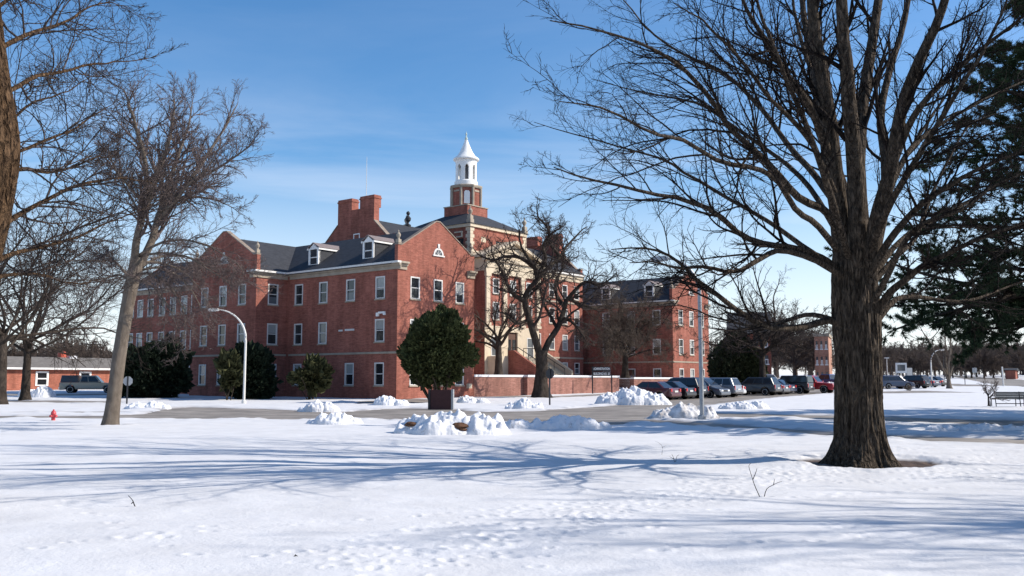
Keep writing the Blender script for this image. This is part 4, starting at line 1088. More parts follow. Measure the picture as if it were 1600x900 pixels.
# --- generic procedural bare tree in local space, base at origin
def bare_local(seed, H, r0, fork, n1, spread, crown_up=.06, droop=0.0, dens=(9, 6, 4), thick=1.0, wig=.12, lean=(0, 0), limb_len=.62, stem=None, twist=.12, rmin=.012, first=None):
    r = np.random.default_rng(seed)
    tz = np.linspace(0, 1, 6)
    top = fork * H
    tp = stem if stem is not None else [(lean[0] * t * top, lean[1] * t * top, t * top) for t in tz]
    tp = resample(tp, 26); rad = np.linspace(r0, r0 * .72, 26)
    tp[:, :2] += np.cumsum(r.normal(0, .008 * H / 10, (26, 2)), 0) * np.linspace(0, 1, 26)[:, None]
    rad = rad + r0 * .55 * np.exp(-np.linspace(0, top, 26) / (r0 * 1.1))
    tk = lobes(tp[None], rad[None], 18, seed, .1)
    az = np.arange(n1) * 2.399 + r.uniform(0, 6); el = np.radians(r.uniform(90 - spread, 90 - spread * .25, n1))
    st = r.uniform(.72, 1.0, n1); st[:3] = 1.0
    i = (st * 25).astype(int)
    S = tp[i]; D = np.stack([np.cos(az) * np.cos(el), np.sin(az) * np.cos(el), np.sin(el)], -1)
    if first is not None:
        D[:len(first)] = norm(np.array(first, float)); S[:len(first)] = tp[-1]
    L = H * limb_len * r.uniform(.75, 1.15, n1)
    P, Rr = grow(S, D, L, np.full(n1, r0 * .5) * r.uniform(.7, 1.1, n1) * thick, 12, wig, crown_up, .16, r)
    Rr = np.maximum(Rr, rmin)
    main = lobes(P, Rr, 10, seed + 1, .1)
    sp = [dict(k=dens[0], f0=.18, f1=.98, a0=25, a1=60, l0=.28, l1=.55, rr=.6, n=7, wig=twist, up=.03 - droop, rend=.25, sides=5, rmin=rmin * .9),
          dict(k=dens[1], f0=.15, f1=1, a0=25, a1=65, l0=.3, l1=.6, rr=.62, n=5, wig=twist * 1.1, up=.02 - droop, rend=.35, sides=4, rmin=rmin * .7),
          dict(k=dens[2], f0=.2, f1=1, a0=25, a1=65, l0=.3, l1=.65, rr=.7, n=3, wig=twist * 1.2, up=.01 - droop, rend=.55, sides=3, rmin=rmin * .5)]
    if len(dens) > 3: sp.append(dict(k=dens[3], f0=.2, f1=1, a0=25, a1=65, l0=.35, l1=.7, rr=.7, n=3, wig=twist * 1.2, up=-droop, rend=.6, sides=3, rmin=rmin * .45))
    lv = levels(P, Rr, L, sp, r)
    return join([tk, main]), join([tubes(*q) for q in lv])
def plant_local(name, label, tc, origin, bark, twig, group=None, rz=0.0, s=1.0, cat='tree'):
    e = empty(name, origin, rz, label, cat, group); e.scale = (s, s, s)
    mesh_np('trunk', tc[0][0], [tc[0][1]], [bark], e, True); mesh_np('crown', tc[1][0], [tc[1][1]], [twig], e, True)
    return e

# --- leaning pale tree, left
def leaning_tree():
    r = np.random.default_rng(31)
    g = gnd(173, 669); Y0 = g[1]; pm = Y0 / FPX
    A = lambda x, y, dy=0.0: at(x, y, Y0 + dy)
    tr = [A(171, 676), A(174, 655), A(181, 600), A(187, 555), A(194, 510), A(201, 470), A(208, 435), A(214, 402)]
    tv = bark_trunk(tr, [x * pm for x in (11.0, 10.4, 9.9, 9.7, 9.5, 9.4, 9.8, 8.4)], 64, 9.1, amp=.012, flare=.13, rings=120, fth=3, fz=1.2)
    LM = [(8.5, [(209, 430, 0), (212, 385, -.2), (219, 352, -.4), (228, 318, -.6), (230, 270, -.9), (224, 230, -1.2), (214, 195, -1.5), (206, 165, -1.8), (200, 140, -2)]),
          (9, [(213, 420, .1), (226, 400, .2), (240, 368, .4), (248, 335, .6), (262, 315, .8), (284, 293, 1.1), (312, 258, 1.5), (335, 222, 1.8), (355, 188, 2.2), (370, 160, 2.5)]),
          (6, [(248, 340, .6), (258, 300, 1.2), (275, 255, 1.8), (290, 215, 2.4), (300, 180, 3), (305, 150, 3.4)]),
          (6, [(226, 330, -.6), (238, 290, -1.2), (252, 250, -1.8), (262, 210, -2.4), (268, 170, -3), (268, 145, -3.4)]),
          (5, [(250, 330, .5), (285, 312, .2), (320, 310, 0), (350, 320, -.3), (380, 340, -.6)]),
          (5, [(226, 320, -.5), (200, 290, -1), (178, 262, -1.5), (165, 235, -2), (160, 215, -2.4)]),
          (5, [(280, 297, 1), (325, 272, .6), (362, 250, .2), (392, 225, -.1), (398, 205, -.4)]),
          (4.5, [(217, 400, .1), (255, 395, -.4), (290, 400, -.9), (320, 418, -1.4), (345, 436, -1.8), (362, 452, -2)]),
          (4.5, [(210, 430, 0), (236, 428, -.8), (262, 445, -1.5), (280, 470, -2.1), (290, 500, -2.5), (292, 525, -2.8)]),
          (4.5, [(211, 425, .3), (245, 418, 1.0), (275, 430, 1.7), (298, 455, 2.3), (310, 485, 2.8), (318, 510, 3.1)]),
          (4.5, [(206, 440, .2), (185, 415, .8), (165, 400, 1.4), (148, 396, 1.9), (135, 400, 2.3)]),
          (4.5, [(215, 400, 0), (250, 380, -.5), (290, 375, -1.0), (330, 386, -1.5), (368, 410, -1.8), (386, 440, -2)]),
          (4.5, [(210, 430, 0), (240, 405, 1.0), (280, 400, 1.8), (315, 412, 2.4), (348, 430, 2.8), (366, 450, 3)]),
          (4.5, [(207, 440, 0), (228, 440, -1), (250, 460, -1.8), (268, 490, -2.4), (276, 522, -2.8)]),
          (4.5, [(206, 442, 0), (185, 430, .8), (160, 440, 1.6), (140, 462, 2.2), (124, 490, 2.7)]),
          (4.5, [(213, 410, 0), (245, 410, .6), (285, 422, 1.0), (318, 448, 1.3), (340, 480, 1.5)]),
          (5, [(224, 345, .3), (205, 310, 1.2), (190, 280, 2.1), (185, 245, 3.0), (182, 205, 3.8)]),
          (5, [(246, 345, -.3), (270, 320, -1.6), (300, 285, -2.8), (330, 262, -3.9), (352, 225, -4.8)])]
    n = 16; P = []; Rr = []
    for r0, pts in LM:
        p = resample([A(*q) for q in pts], n) + np.cumsum(r.normal(0, .02, (n, 3)), 0) * np.linspace(0, 1, n)[:, None]
        f = np.linspace(0, 1, n); P.append(p); Rr.append(r0 * pm * (.78 if r0 > 5.5 else .5) * ((1 - f) ** .9 * .9 + .1))
    P = np.array(P); Rr = np.array(Rr); L = np.linalg.norm(np.diff(P, axis=1), axis=2).sum(1)
    lm = lobes(P, Rr, 10, 4)
    lv = levels(P, Rr, L, [dict(k=22, f0=.15, f1=1, a0=22, a1=55, l0=.24, l1=.48, rr=.55, n=7, wig=.13, up=.05, rend=.25, sides=5, rmin=.010),
                           dict(k=10, f0=.12, f1=1, a0=22, a1=55, l0=.3, l1=.6, rr=.65, n=5, wig=.15, up=.04, rend=.4, sides=4, rmin=.0065),
                           dict(k=6, f0=.15, f1=1, a0=22, a1=60, l0=.3, l1=.65, rr=.7, n=3, wig=.15, up=.03, rend=.6, sides=3, rmin=.0048)], r)
    TREE_WELLS.append((g[0], g[1], .5))
    put_tree('leaning_tree', 'pale smooth barked bare tree leaning right beside the red fire hydrant', tuple(g), join([tv, lm]), join([tubes(*q) for q in lv]), B_PALE, B_TWIGP)
leaning_tree()

# --- trunk at the photo's left edge with limbs reaching in
def edge_tree():
    r = np.random.default_rng(44)
    Y0 = 11.0; pm = Y0 / FPX
    A = lambda x, y, dy=0.0: at(x, y, Y0 + dy)
    base_ = gnd(-58, 812); 
    tr = [np.array([A(-215, 800)[0], Y0, -.1]), A(-180, 700), A(-125, 560), A(-76, 430), A(-52, 330), A(-38, 230), A(-44, 130), A(-52, 40), A(-58, -60), A(-64, -180)]
    tv = bark_trunk(tr, [x * pm for x in (66, 62, 56, 53, 56, 57, 51, 48, 44, 38)], 300, 1.7, amp=.06, flare=.2, rings=600, fth=6.5, fz=1.5)
    LM = [(9, [(-30, 380, .3), (14, 345, 1.0), (60, 320, 1.8), (117, 294, 2.6), (160, 285, 3.2), (205, 286, 3.8), (240, 296, 4.3)]),
          (8, [(-30, 420, .5), (20, 396, 1.5), (70, 385, 2.4), (120, 372, 3.2), (165, 352, 4.0), (205, 335, 4.6), (238, 318, 5)]),
          (8, [(-30, 160, .2), (22, 138, .9), (60, 115, 1.6), (105, 108, 2.3), (150, 96, 3.0), (190, 96, 3.6), (240, 92, 4.2)]),
          (8, [(-40, 100, .2), (20, 65, 1.2), (60, 50, 2.0), (95, 40, 2.7), (130, 22, 3.4), (165, 10, 4), (200, 12, 4.6)]),
          (7, [(-30, 250, .8), (30, 235, 1.9), (80, 215, 2.8), (120, 200, 3.6), (155, 175, 4.2), (190, 160, 4.8)]),
          (7, [(-30, 290, -.3), (25, 262, .2), (70, 262, .7), (110, 250, 1.1), (145, 232, 1.6), (175, 226, 2.0)]),
          (7, [(-30, 440, .9), (20, 430, 2.2), (62, 432, 3.4), (100, 442, 4.4), (140, 446, 5.4), (175, 440, 6.2)]),
          (7, [(-40, 40, 1), (10, 0, 2.0), (50, -30, 3.0), (90, -60, 4.0), (140, -80, 5)]),
          (6, [(-30, 210, 1.6), (15, 190, 3.0), (50, 160, 4.2), (90, 148, 5.2), (120, 128, 6.0), (150, 112, 6.6)])]
    n = 16; P = []; Rr = []
    for r0, pts in LM:
        p = resample([A(*q) for q in pts], n) + np.cumsum(r.normal(0, .02, (n, 3)), 0) * np.linspace(0, 1, n)[:, None]
        f = np.linspace(0, 1, n); P.append(p); Rr.append(r0 * pm * .62 * ((1 - f) ** .9 * .88 + .1))
    P = np.array(P); Rr = np.array(Rr); L = np.linalg.norm(np.diff(P, axis=1), axis=2).sum(1)
    lm = lobes(P, Rr, 10, 4)
    lv = levels(P, Rr, L, [dict(k=20, f0=.2, f1=1, a0=20, a1=52, l0=.22, l1=.46, rr=.55, n=7, wig=.12, up=.03, rend=.25, sides=5, rmin=.006),
                           dict(k=9, f0=.12, f1=1, a0=22, a1=55, l0=.3, l1=.58, rr=.65, n=5, wig=.15, up=.03, rend=.4, sides=4, rmin=.004),
                           dict(k=4, f0=.2, f1=1, a0=22, a1=60, l0=.3, l1=.6, rr=.7, n=3, wig=.15, up=.03, rend=.6, sides=3, rmin=.0034)], r)
    put_tree('furrowed_tree', 'sunlit deeply furrowed golden brown trunk with long bare limbs, closest tree on the left border', (A(-215, 800)[0], Y0, 0), join([tv, lm]), join([tubes(*q) for q in lv]), B_WARM, B_TWIGM)
edge_tree()

# --- other bare trees
def place(px, py): return tuple(gnd(px, py))
def misc_trees():
    g = place(14, 633); d = g[1]
    t = bare_local(51, 17, .36, .28, 12, 76, crown_up=.035, droop=.03, dens=(12, 8, 6), limb_len=.66, wig=.13, rmin=.013, thick=.75)
    plant_local('bare_tree', 'dark bare spreading tree with drooping boughs, twin trunk front one beside the low brick building', t, (g[0] - .6, g[1], g[2]), B_GREY, B_TWIGM, 'twin bare trees by the low building')
    g2 = place(22, 627)
    t = bare_local(52, 18, .34, .26, 12, 75, crown_up=.035, droop=.03, dens=(12, 8, 6), limb_len=.64, wig=.13, rmin=.013, thick=.75)
    plant_local('bare_tree', 'slim dark bare tree standing just behind a thicker one beside the low brick building', t, (g2[0] + .3, g2[1] + 1, g2[2]), B_GREY, B_TWIGM, 'twin bare trees by the low building')
    # gnarled tree before the entrance
    g = at(846, 617, 80.5); g[2] = float(base(g[0], 80.5)); d = g[1]; k = d / FPX
    loc = lambda x, y, dy=0: at(x, y, d + dy) - g
    stem = [(0, 0, 0), loc(845, 598), loc(847, 580), loc(846, 562), loc(846, 548)]
    r = np.random.default_rng(61)
    tp = resample(stem, 26); rad = np.linspace(9.5, 9.5, 26) * k + .5 * np.exp(-np.linspace(0, 4.4, 26) / .55)
    tk = lobes(tp[None], rad[None], 22, 3, .1)
    LM = [(8.5, [(844, 556, 0), (838, 535, -.3), (831, 515, -.6), (824, 492, -.8), (819, 468, -1), (826, 452, -1.2), (838, 438, -1.4), (836, 420, -1.6), (825, 405, -1.8), (815, 385, -2), (812, 360, -2.2)]),
          (7.5, [(848, 556, 0), (858, 532, .4), (872, 510, .8), (880, 486, 1.1), (884, 468, 1.4), (896, 470, 1.7), (912, 476, 2.1), (930, 482, 2.5), (945, 475, 2.9)]),
          (5.5, [(836, 440, -1.4), (848, 428, -1), (862, 415, -.5), (876, 402, 0), (888, 385, .5), (905, 368, 1), (925, 355, 1.5)]),
          (5, [(822, 470, -1), (806, 462, -1.6), (792, 442, -2.2), (785, 420, -2.7), (772, 400, -3.2), (770, 375, -3.6)]),
          (4.5, [(832, 416, -1.6), (812, 402, -1.2), (790, 400, -.8), (770, 405, -.4), (748, 398, 0), (735, 385, .4)]),
          (4.5, [(882, 480, 1.2), (870, 460, 2.2), (868, 440, 3.0), (878, 420, 3.6), (880, 395, 4.2), (870, 370, 4.7)]),
          (4.5, [(884, 470, 1.4), (902, 450, 1.2), (918, 440, 1), (935, 445, .8), (952, 438, .5), (968, 425, .2)]),
          (4.5, [(876, 402, 0), (860, 380, -.8), (855, 355, -1.5), (840, 340, -2.1), (838, 322, -2.6)]),
          (4, [(878, 496, 1), (895, 505, .4), (910, 520, -.2), (922, 540, -.8)]),
          (4, [(826, 500, -.7), (806, 505, -1.5), (790, 492, -2.3), (772, 490, -3)]),
          (4.5, [(840, 430, -1.4), (852, 405, -2.6), (848, 380, -3.6), (862, 360, -4.4), (880, 340, -5)]),
          (4, [(870, 512, .8), (858, 490, 1.8), (850, 468, 2.8), (856, 445, 3.6), (846, 420, 4.4)])]
    n = 18; P = []; Rr = []
    for r0, pts in LM:
        p = resample([loc(*q) for q in pts], n) + np.cumsum(r.normal(0, .05, (n, 3)), 0) * np.linspace(0, 1, n)[:, None]
        f = np.linspace(0, 1, n); P.append(p); Rr.append(r0 * k * ((1 - f) ** .8 * .84 + .14) * .74)
    P = np.array(P); Rr = np.array(Rr); L = np.linalg.norm(np.diff(P, axis=1), axis=2).sum(1)
    lm = lobes(P, Rr, 10, 6)
    lv = levels(P, Rr, L, [dict(k=14, f0=.2, f1=1, a0=30, a1=70, l0=.34, l1=.62, rr=.5, n=9, wig=.26, up=.06, rend=.3, sides=5, rmin=.026),
                           dict(k=8, f0=.15, f1=1, a0=30, a1=70, l0=.3, l1=.62, rr=.6, n=5, wig=.24, up=.05, rend=.4, sides=4, rmin=.017),
                           dict(k=5, f0=.2, f1=1, a0=30, a1=65, l0=.3, l1=.6, rr=.7, n=4, wig=.2, up=.05, rend=.6, sides=3, rmin=.012)], r)
    TREE_WELLS.append((g[0], g[1], 1.2))
    plant_local('gnarled_tree', 'thick gnarled bare tree with crooked forking limbs before the stone entrance', (join([tk, lm]), join([tubes(*q) for q in lv])), tuple(g), B_GREY, B_TWIGM)
    # small tree on the terrace, left of the steps
    p = loc2w(14.8, 5.0, 2.0)
    q = at(779, 585, 95.0); p = np.array((q[0], q[1], 2.0))
    t = bare_local(71, 12.5, .40, .30, 9, 66, crown_up=.02, dens=(10, 7, 4), limb_len=.66, wig=.15, rmin=.014, thick=.75)
    plant_local('bare_tree', 'smaller bare tree rising from the snowy terrace just left of the entrance steps', t, tuple(p), B_GREY, B_TWIGB)
    # dense weeping tree by the right wing
    q = at(977, 586, 103.0)
    t = bare_local(72, 11.5, .38, .26, 18, 84, crown_up=.035, droop=.09, dens=(15, 11, 8), limb_len=.66, wig=.17, twist=.26, rmin=.024, thick=.6)
    plant_local('weeping_tree', 'dense twiggy grey brown tree with drooping curled branches on the terrace against the right wing', t, (q[0], q[1], 1.95), B_GREY, B_TWIGB)
    # round crowned tree behind the cars
    q = np.array(place(1192, 612))
    q = at(1192, 600, 96.0); q[2] = float(base(q[0], q[1]))
    t = bare_local(73, 12.6, .38, .36, 14, 88, crown_up=.055, dens=(11, 8, 5), limb_len=.66, wig=.17, twist=.22, rmin=.021, thick=.8)
    plant_local('bare_tree', 'round crowned bare tree with pale lower trunk beside the dark conifer and parked cars', t, tuple(q), B_GREY, B_TWIGM)
    # dense brown crowns and lighter stems farther right
    for (px, Y, H, seed, lab) in ((1243, 150, 17.5, 81, 'broad dense brown leafless tree behind the dark parked pickup'), (1212, 170, 17, 82, 'dense brown leafless tree half hidden behind the round crowned tree'),
                                  (1268, 175, 16, 83, 'brown leafless tree just left of the tall narrow brick block')):
        q = at(px, 590, Y); t = bare_local(seed, H, .4, .2, 15, 78, crown_up=.05, dens=(12, 9, 7), limb_len=.55, wig=.14, twist=.2, rmin=.042)
        plant_local('bare_tree', lab, t, (q[0], Y, float(base(0, Y))), B_FAR, B_FAR, 'brown trees behind the car park')
    # small tree and thin multi stem tree on the right
    q = np.array(place(1545, 637)); 
    t = bare_local(91, 1.75, .05, .38, 10, 78, crown_up=.02, dens=(6, 5, 3), limb_len=.62, wig=.15, twist=.2, rmin=.012)
    plant_local('small_tree', 'waist high bare round headed shrub standing by the bench end', t, (q[0], q[1], q[2] + .1), B_TWIG, B_TWIGP, cat='shrub')
    q = at(1483, 597, 120.0); q[2] = float(base(q[0], q[1]))
    t = bare_local(92, 11.5, .30, .12, 7, 34, crown_up=.05, dens=(7, 5, 4), limb_len=.8, wig=.08, rmin=.025)
    plant_local('multi_stem_tree', 'thin pale multi stemmed bare tree beside the far bend of road', t, tuple(q), B_PALE, B_TWIGB)
misc_trees()

# --- far wood beyond the open snow, each tree its own object sharing three meshes
def far_wood():
    r = random.Random(5)
    base_e = []
    for i, s in enumerate((101, 102, 103, 104)):
        t = bare_local(s, 14, .28, .16, 13, 60, crown_up=.06, dens=(10, 8, 6), limb_len=.6, wig=.13, twist=.18, rmin=.08)
        e = plant_local('far_tree', 'x', t, (0, 0, 0), B_FAR, B_FAR); base_e.append(e)
    spots = []
    for k in range(46): spots.append((1385 + k * 6.6 + r.uniform(-4, 4), r.uniform(300, 420), r.uniform(.9, 1.25)))
    for k in range(18): spots.append((1380 + k * 14 + r.uniform(-6, 6), r.uniform(240, 290), r.uniform(.65, .95)))
    for k in range(34): spots.append((1375 + k * 8.8 + r.uniform(-4, 4), r.uniform(420, 520), r.uniform(1.25, 1.7)))
    for k in range(16): spots.append((-30 + k * 14.5 + r.uniform(-5, 5), r.uniform(200, 260), r.uniform(.75, 1.05)))
    for k in range(8): spots.append((1120 + k * 24, r.uniform(230, 300), r.uniform(.9, 1.2)))
    for i, (px, Y, s) in enumerate(spots):
        o = base_e[i] if i < 4 else copy_tree(base_e[i % 4])
        q = at(px, 590, Y); o.location = (q[0], Y, float(base(0, Y)) - .1); o.rotation_euler = (0, 0, r.uniform(0, 6.28)); o.scale = (s, s, s * r.uniform(.85, 1.1))
        left = px < 300
        tag(o, 'bare brown tree in the distant row behind the low brick building' if left else 'bare brown tree in the distant wood beyond the snowy field', 'tree',
            'distant trees behind the low building' if left else 'distant trees of the far wood')
far_wood()

# --- evergreens
def leaf_mat(name, c, island=.45, var=.35): return mat(name, c, .75, .15, var=var, scale=3.0, island=island)
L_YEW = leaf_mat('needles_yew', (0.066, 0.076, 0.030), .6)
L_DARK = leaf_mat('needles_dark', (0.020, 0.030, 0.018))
L_PINE = leaf_mat('needles_pine', (0.040, 0.060, 0.028), .5)
L_OLIVE = leaf_mat('needles_olive', (0.060, 0.062, 0.028))
L_JUN = leaf_mat('needles_juniper', (0.058, 0.068, 0.036))

def sprays(P, D, size, r, w=.34):
    """one pointed leaf spray (two crossed kites) at each P along D"""
    n = len(P); D = norm(D); q = r.normal(size=(n, 3)); A = norm(np.cross(D, q)); Bv = np.cross(D, A)
    s = size[:, None]; V = []; F = []
    out = np.empty((n, 2, 4, 3))
    for k, X in enumerate((A, Bv)):
        out[:, k, 0] = P; out[:, k, 1] = P + D * s * .5 + X * s * w; out[:, k, 2] = P + D * s; out[:, k, 3] = P + D * s * .5 - X * s * w
    return out.reshape(-1, 3), np.arange(n * 8).reshape(-1, 4)

def bush_cloud(seed, n, cen, rad, size, lumps=26, up=.5, squash=None, inner=.45, lump_r=.36):
    """leaf positions on many overlapping lobes spread over an ellipsoid; uneven outline with gaps"""
    r = np.random.default_rng(seed)
    cen = np.array(cen, float); rad = np.array(rad, float)
    u = norm(r.normal(size=(lumps, 3))); k = r.uniform(.55, .93, (lumps, 1)); C = cen + u * rad * k
    lr = r.uniform(.5, 1.45, lumps) * lump_r * rad.min()
    j = r.integers(0, lumps, n); v = norm(r.normal(size=(n, 3)))
    P = C[j] + v * lr[j][:, None] * r.uniform(inner, 1.06, (n, 1)) ** .6
    if squash is not None: P = squash(P)
    out = norm((P - cen) / rad)
    D = out * .8 + v * .5 + r.normal(size=(n, 3)) * .35; D[:, 2] += up
    return sprays(P, D, r.uniform(.5, 1.3, n) ** 1.0 * size * np.where(r.random(n) < .04, 1.9, 1.0), r)

def stems(seed, n, h, spread, r0, base_r=.25):
    r = np.random.default_rng(seed); az = r.uniform(0, 6.28, n); e = np.radians(r.uniform(55, 85, n))
    S = np.stack([np.cos(az) * base_r, np.sin(az) * base_r, np.full(n, -.1)], -1)
    D = np.stack([np.cos(az) * np.cos(e) * spread, np.sin(az) * np.cos(e) * spread, np.sin(e)], -1)
    P, Rr = grow(S, norm(D), np.full(n, h), np.full(n, r0), 7, .1, .0, .4, r)
    return lobes(P, Rr, 7, seed)

def evergreen(name, label, origin, st, lv, lm, group=None):
    e = empty(name, origin, 0, label, 'evergreen', group)
    mesh_np('stem', st[0], [st[1]], [B_GREY], e, True); mesh_np('foliage', lv[0], [lv[1]], [lm], e)
    return e
def evergreens():
    # rounded yew before the gable
    g = at(684, 626, 66.0); g[2] = 0.05; k = 66.0 / FPX
    ctr = at(682, 545, 66.0) - g
    def sq(P):
        z = (P[:, 2] - ctr[2]) / 3.0; f = np.where(z > 0, 1 - .44 * np.clip(z, 0, 1.1) ** 1.15, 1.0 - .05 * np.clip(-z, 0, 1)); Q = P.copy(); Q[:, :2] *= f[:, None]; Q[:, 2] = np.maximum(Q[:, 2], ctr[2] - 2.55 + .2 * np.sin(P[:, 0] * 3)); return Q
    lv = bush_cloud(201, 36000, ctr, (2.75, 2.65, 3.3), .23, lumps=70, up=.8, squash=sq, lump_r=.235, inner=.3)
    core = bush_cloud(202, 5000, ctr, (1.7, 1.7, 2.2), .4, lumps=40, squash=sq)
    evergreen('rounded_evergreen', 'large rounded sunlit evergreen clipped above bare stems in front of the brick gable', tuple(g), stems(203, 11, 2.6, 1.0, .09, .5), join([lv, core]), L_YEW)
    # the dark ones in the building's shade
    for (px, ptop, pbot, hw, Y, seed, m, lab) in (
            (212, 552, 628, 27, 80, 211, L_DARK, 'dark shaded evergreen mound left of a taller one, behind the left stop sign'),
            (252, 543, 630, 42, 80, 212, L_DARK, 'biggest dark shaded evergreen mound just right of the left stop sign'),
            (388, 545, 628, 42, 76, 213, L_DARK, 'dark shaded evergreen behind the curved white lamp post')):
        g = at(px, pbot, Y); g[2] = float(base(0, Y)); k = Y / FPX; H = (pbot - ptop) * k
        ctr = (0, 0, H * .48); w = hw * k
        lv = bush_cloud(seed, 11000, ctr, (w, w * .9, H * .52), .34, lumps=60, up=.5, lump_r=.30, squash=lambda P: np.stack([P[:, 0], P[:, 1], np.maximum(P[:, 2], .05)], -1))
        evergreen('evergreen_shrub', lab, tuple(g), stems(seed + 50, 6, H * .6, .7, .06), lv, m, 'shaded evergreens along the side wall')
    g = at(357, 628, 72.5); g[2] = .05
    lv = bush_cloud(221, 1500, (0, 0, 2.2), (1.0, .8, 1.3), .42, lumps=14, up=.8)
    evergreen('olive_shrub', 'lighter olive leafed shrub just left of the curved lamp post', tuple(g), stems(222, 5, 2.0, .8, .04), lv, L_OLIVE)
    g = at(488, 626, 74.0); g[2] = .05
    lv = bush_cloud(231, 1700, (0, 0, 2.1), (1.75, 1.2, 1.05), .42, lumps=26, up=.7)
    evergreen('olive_shrub', 'loose olive leafed shrub under the middle windows of the shaded side wall', tuple(g), stems(232, 8, 2.6, 1.0, .045), lv, L_OLIVE)
    # juniper by the right wing
    Y = 101.0; g = at(1152, 606, Y); g[2] = float(base(0, Y)); k = Y / FPX
    def sq2(P):
        z = np.clip(P[:, 2] / 6.6, 0, 1); f = 1.12 - .62 * z ** 1.4; Q = P.copy(); Q[:, :2] *= f[:, None]; Q[:, 2] = np.maximum(Q[:, 2], .05); return Q
    lv = bush_cloud(241, 16000, (0, 0, 3.0), (2.95, 2.6, 3.5), .36, lumps=80, up=.9, squash=sq2, lump_r=.28)
    evergreen('conifer_shrub', 'tall dark green cone shaped conifer at the right corner of the brick building', tuple(g), stems(242, 4, 3, .4, .1), lv, L_JUN)
evergreens()

def pine(seed, H, whorls, reach, zlow, droop=-.02, tuft=7, needles=9, nl=.19, width=1.5, extra=None):
    r = np.random.default_rng(seed)
    tp = np.stack([np.zeros(20), np.zeros(20), np.linspace(0, H, 20)], -1); rad = np.linspace(.34, .04, 20)
    tk = lobes(tp[None], rad[None], 16, seed, .08)
    S = []; D = []; L = []
    for z in np.linspace(zlow, H * .97, whorls):
        f = (z - zlow) / (H - zlow); n = 5
        a0 = r.uniform(0, 6.28)
        for k in range(n):
            a = a0 + k * 6.283 / n + r.normal(0, .2); S.append((0, 0, z + r.normal(0, .15))); e = R(r.uniform(-12, 14) + 28 * f)
            D.append((math.cos(a) * math.cos(e), math.sin(a) * math.cos(e), math.sin(e))); L.append(reach * (1 - f) ** .75 * r.uniform(.75, 1.12) + .5)
    if extra:
        for z, a, e, l in extra: S.append((0, 0, z)); D.append((math.cos(a) * math.cos(e), math.sin(a) * math.cos(e), math.sin(e))); L.append(l)
    S, D, L = np.array(S), norm(np.array(D)), np.array(L)
    P, Rr = grow(S, D, L, .012 * L + .02, 9, .05, droop, .25, r)
    bo = lobes(P, Rr, 7, seed)
    S2, D2, L2, R2 = spawn(P, Rr, L, 15, .2, 1.0, 30, 65, .17, .34, .5, r, .008, .5, flat=(1, 1, .3))
    P2, Rr2 = grow(S2, D2, L2, R2, 5, .1, .03, .4, r)
    S3, D3, L3, R3 = spawn(P2, Rr2, L2, 5, .2, 1.0, 25, 60, .3, .55, .6, r, .006, .4, flat=(1, 1, .6))
    P3, Rr3 = grow(S3, D3, L3, R3, 3, .12, .05, .6, r)
    tw = join([tubes(P2, Rr2, 4), tubes(P3, Rr3, 3)])
    # needle tufts along the twigs
    pts = []; dirs = []
    for PP, m in ((P2, 4), (P3, tuft)):
        B, mm, _ = PP.shape
        f = r.uniform(.25, 1.0, (B, m)); x = f * (mm - 1); i = np.minimum(x.astype(int), mm - 2); w = (x - i)[..., None]; b = np.arange(B)[:, None]
        pts.append((PP[b, i] * (1 - w) + PP[b, i + 1] * w).reshape(-1, 3)); dirs.append((PP[b, i + 1] - PP[b, i]).reshape(-1, 3))
    pts = np.vstack(pts); dirs = norm(np.vstack(dirs))
    n = len(pts); q = np.repeat(pts, needles, 0); d = norm(np.repeat(dirs, needles, 0) * .75 + r.normal(size=(n * needles, 3)) * .62 + np.array([0, 0, .12]))
    ln = r.uniform(.7, 1.2, (len(q), 1)) * nl
    side = norm(np.cross(d, r.normal(size=d.shape))) * .011 * width
    V = np.stack([q - side, q + side, q + d * ln], 1).reshape(-1, 3); F = np.arange(len(V)).reshape(-1, 3)
    return join([tk, bo]), tw, (V, F)

def pines():
    Y = 33.0; q = at(1712, 640, Y); g = (q[0], Y, 0.05)
    # extra low boughs that sweep to the left, as in the photo
    ex = [(4.6, math.pi * 1.0, .06, 8.2), (4.7, math.pi * 1.03, .05, 7.6), (4.5, math.pi * .97, .06, 7.4), (4.8, math.pi * 1.06, .04, 6.2), (4.3, math.pi * .95, .03, 5.8), (4.9, math.pi * .93, .05, 6.6), (4.1, math.pi * 1.0, -.02, 5.0), (4.0, math.pi * 1.06, -.02, 5.0), (4.2, math.pi * 1.1, 0, 5.2), (3.8, math.pi * .98, -.05, 4.4)]
    a, tw, nd = pine(301, 17, 17, 6.6, 5.6, droop=-.016, extra=ex)
    e = empty('pine_tree', g, 0, 'tall dark green pine with drooping layered boughs hanging in from the right border', 'tree')
    mesh_np('trunk', a[0], [a[1]], [B_GREY], e, True); mesh_np('branch_spray', tw[0], [tw[1]], [B_TWIG], e, True); mesh_np('foliage', nd[0], [nd[1]], [L_PINE], e)
    # neighbours whose shade falls across the road
    for (x, y, s, rz) in ((36.5, 39.5, .95, 1.1), (41.0, 33.5, 1.05, 2.3), (37.0, 47.0, 1.1, 3.9), (25.5, 28.5, .62, .4)):
        c = copy_tree(e); c.location = (x, y, .1); c.rotation_euler = (0, 0, rz); c.scale = (s, s, s)
        c['label'] = 'tall dark green pine beside the road, outside the picture to the right'; c['group'] = 'roadside pines'
pines()

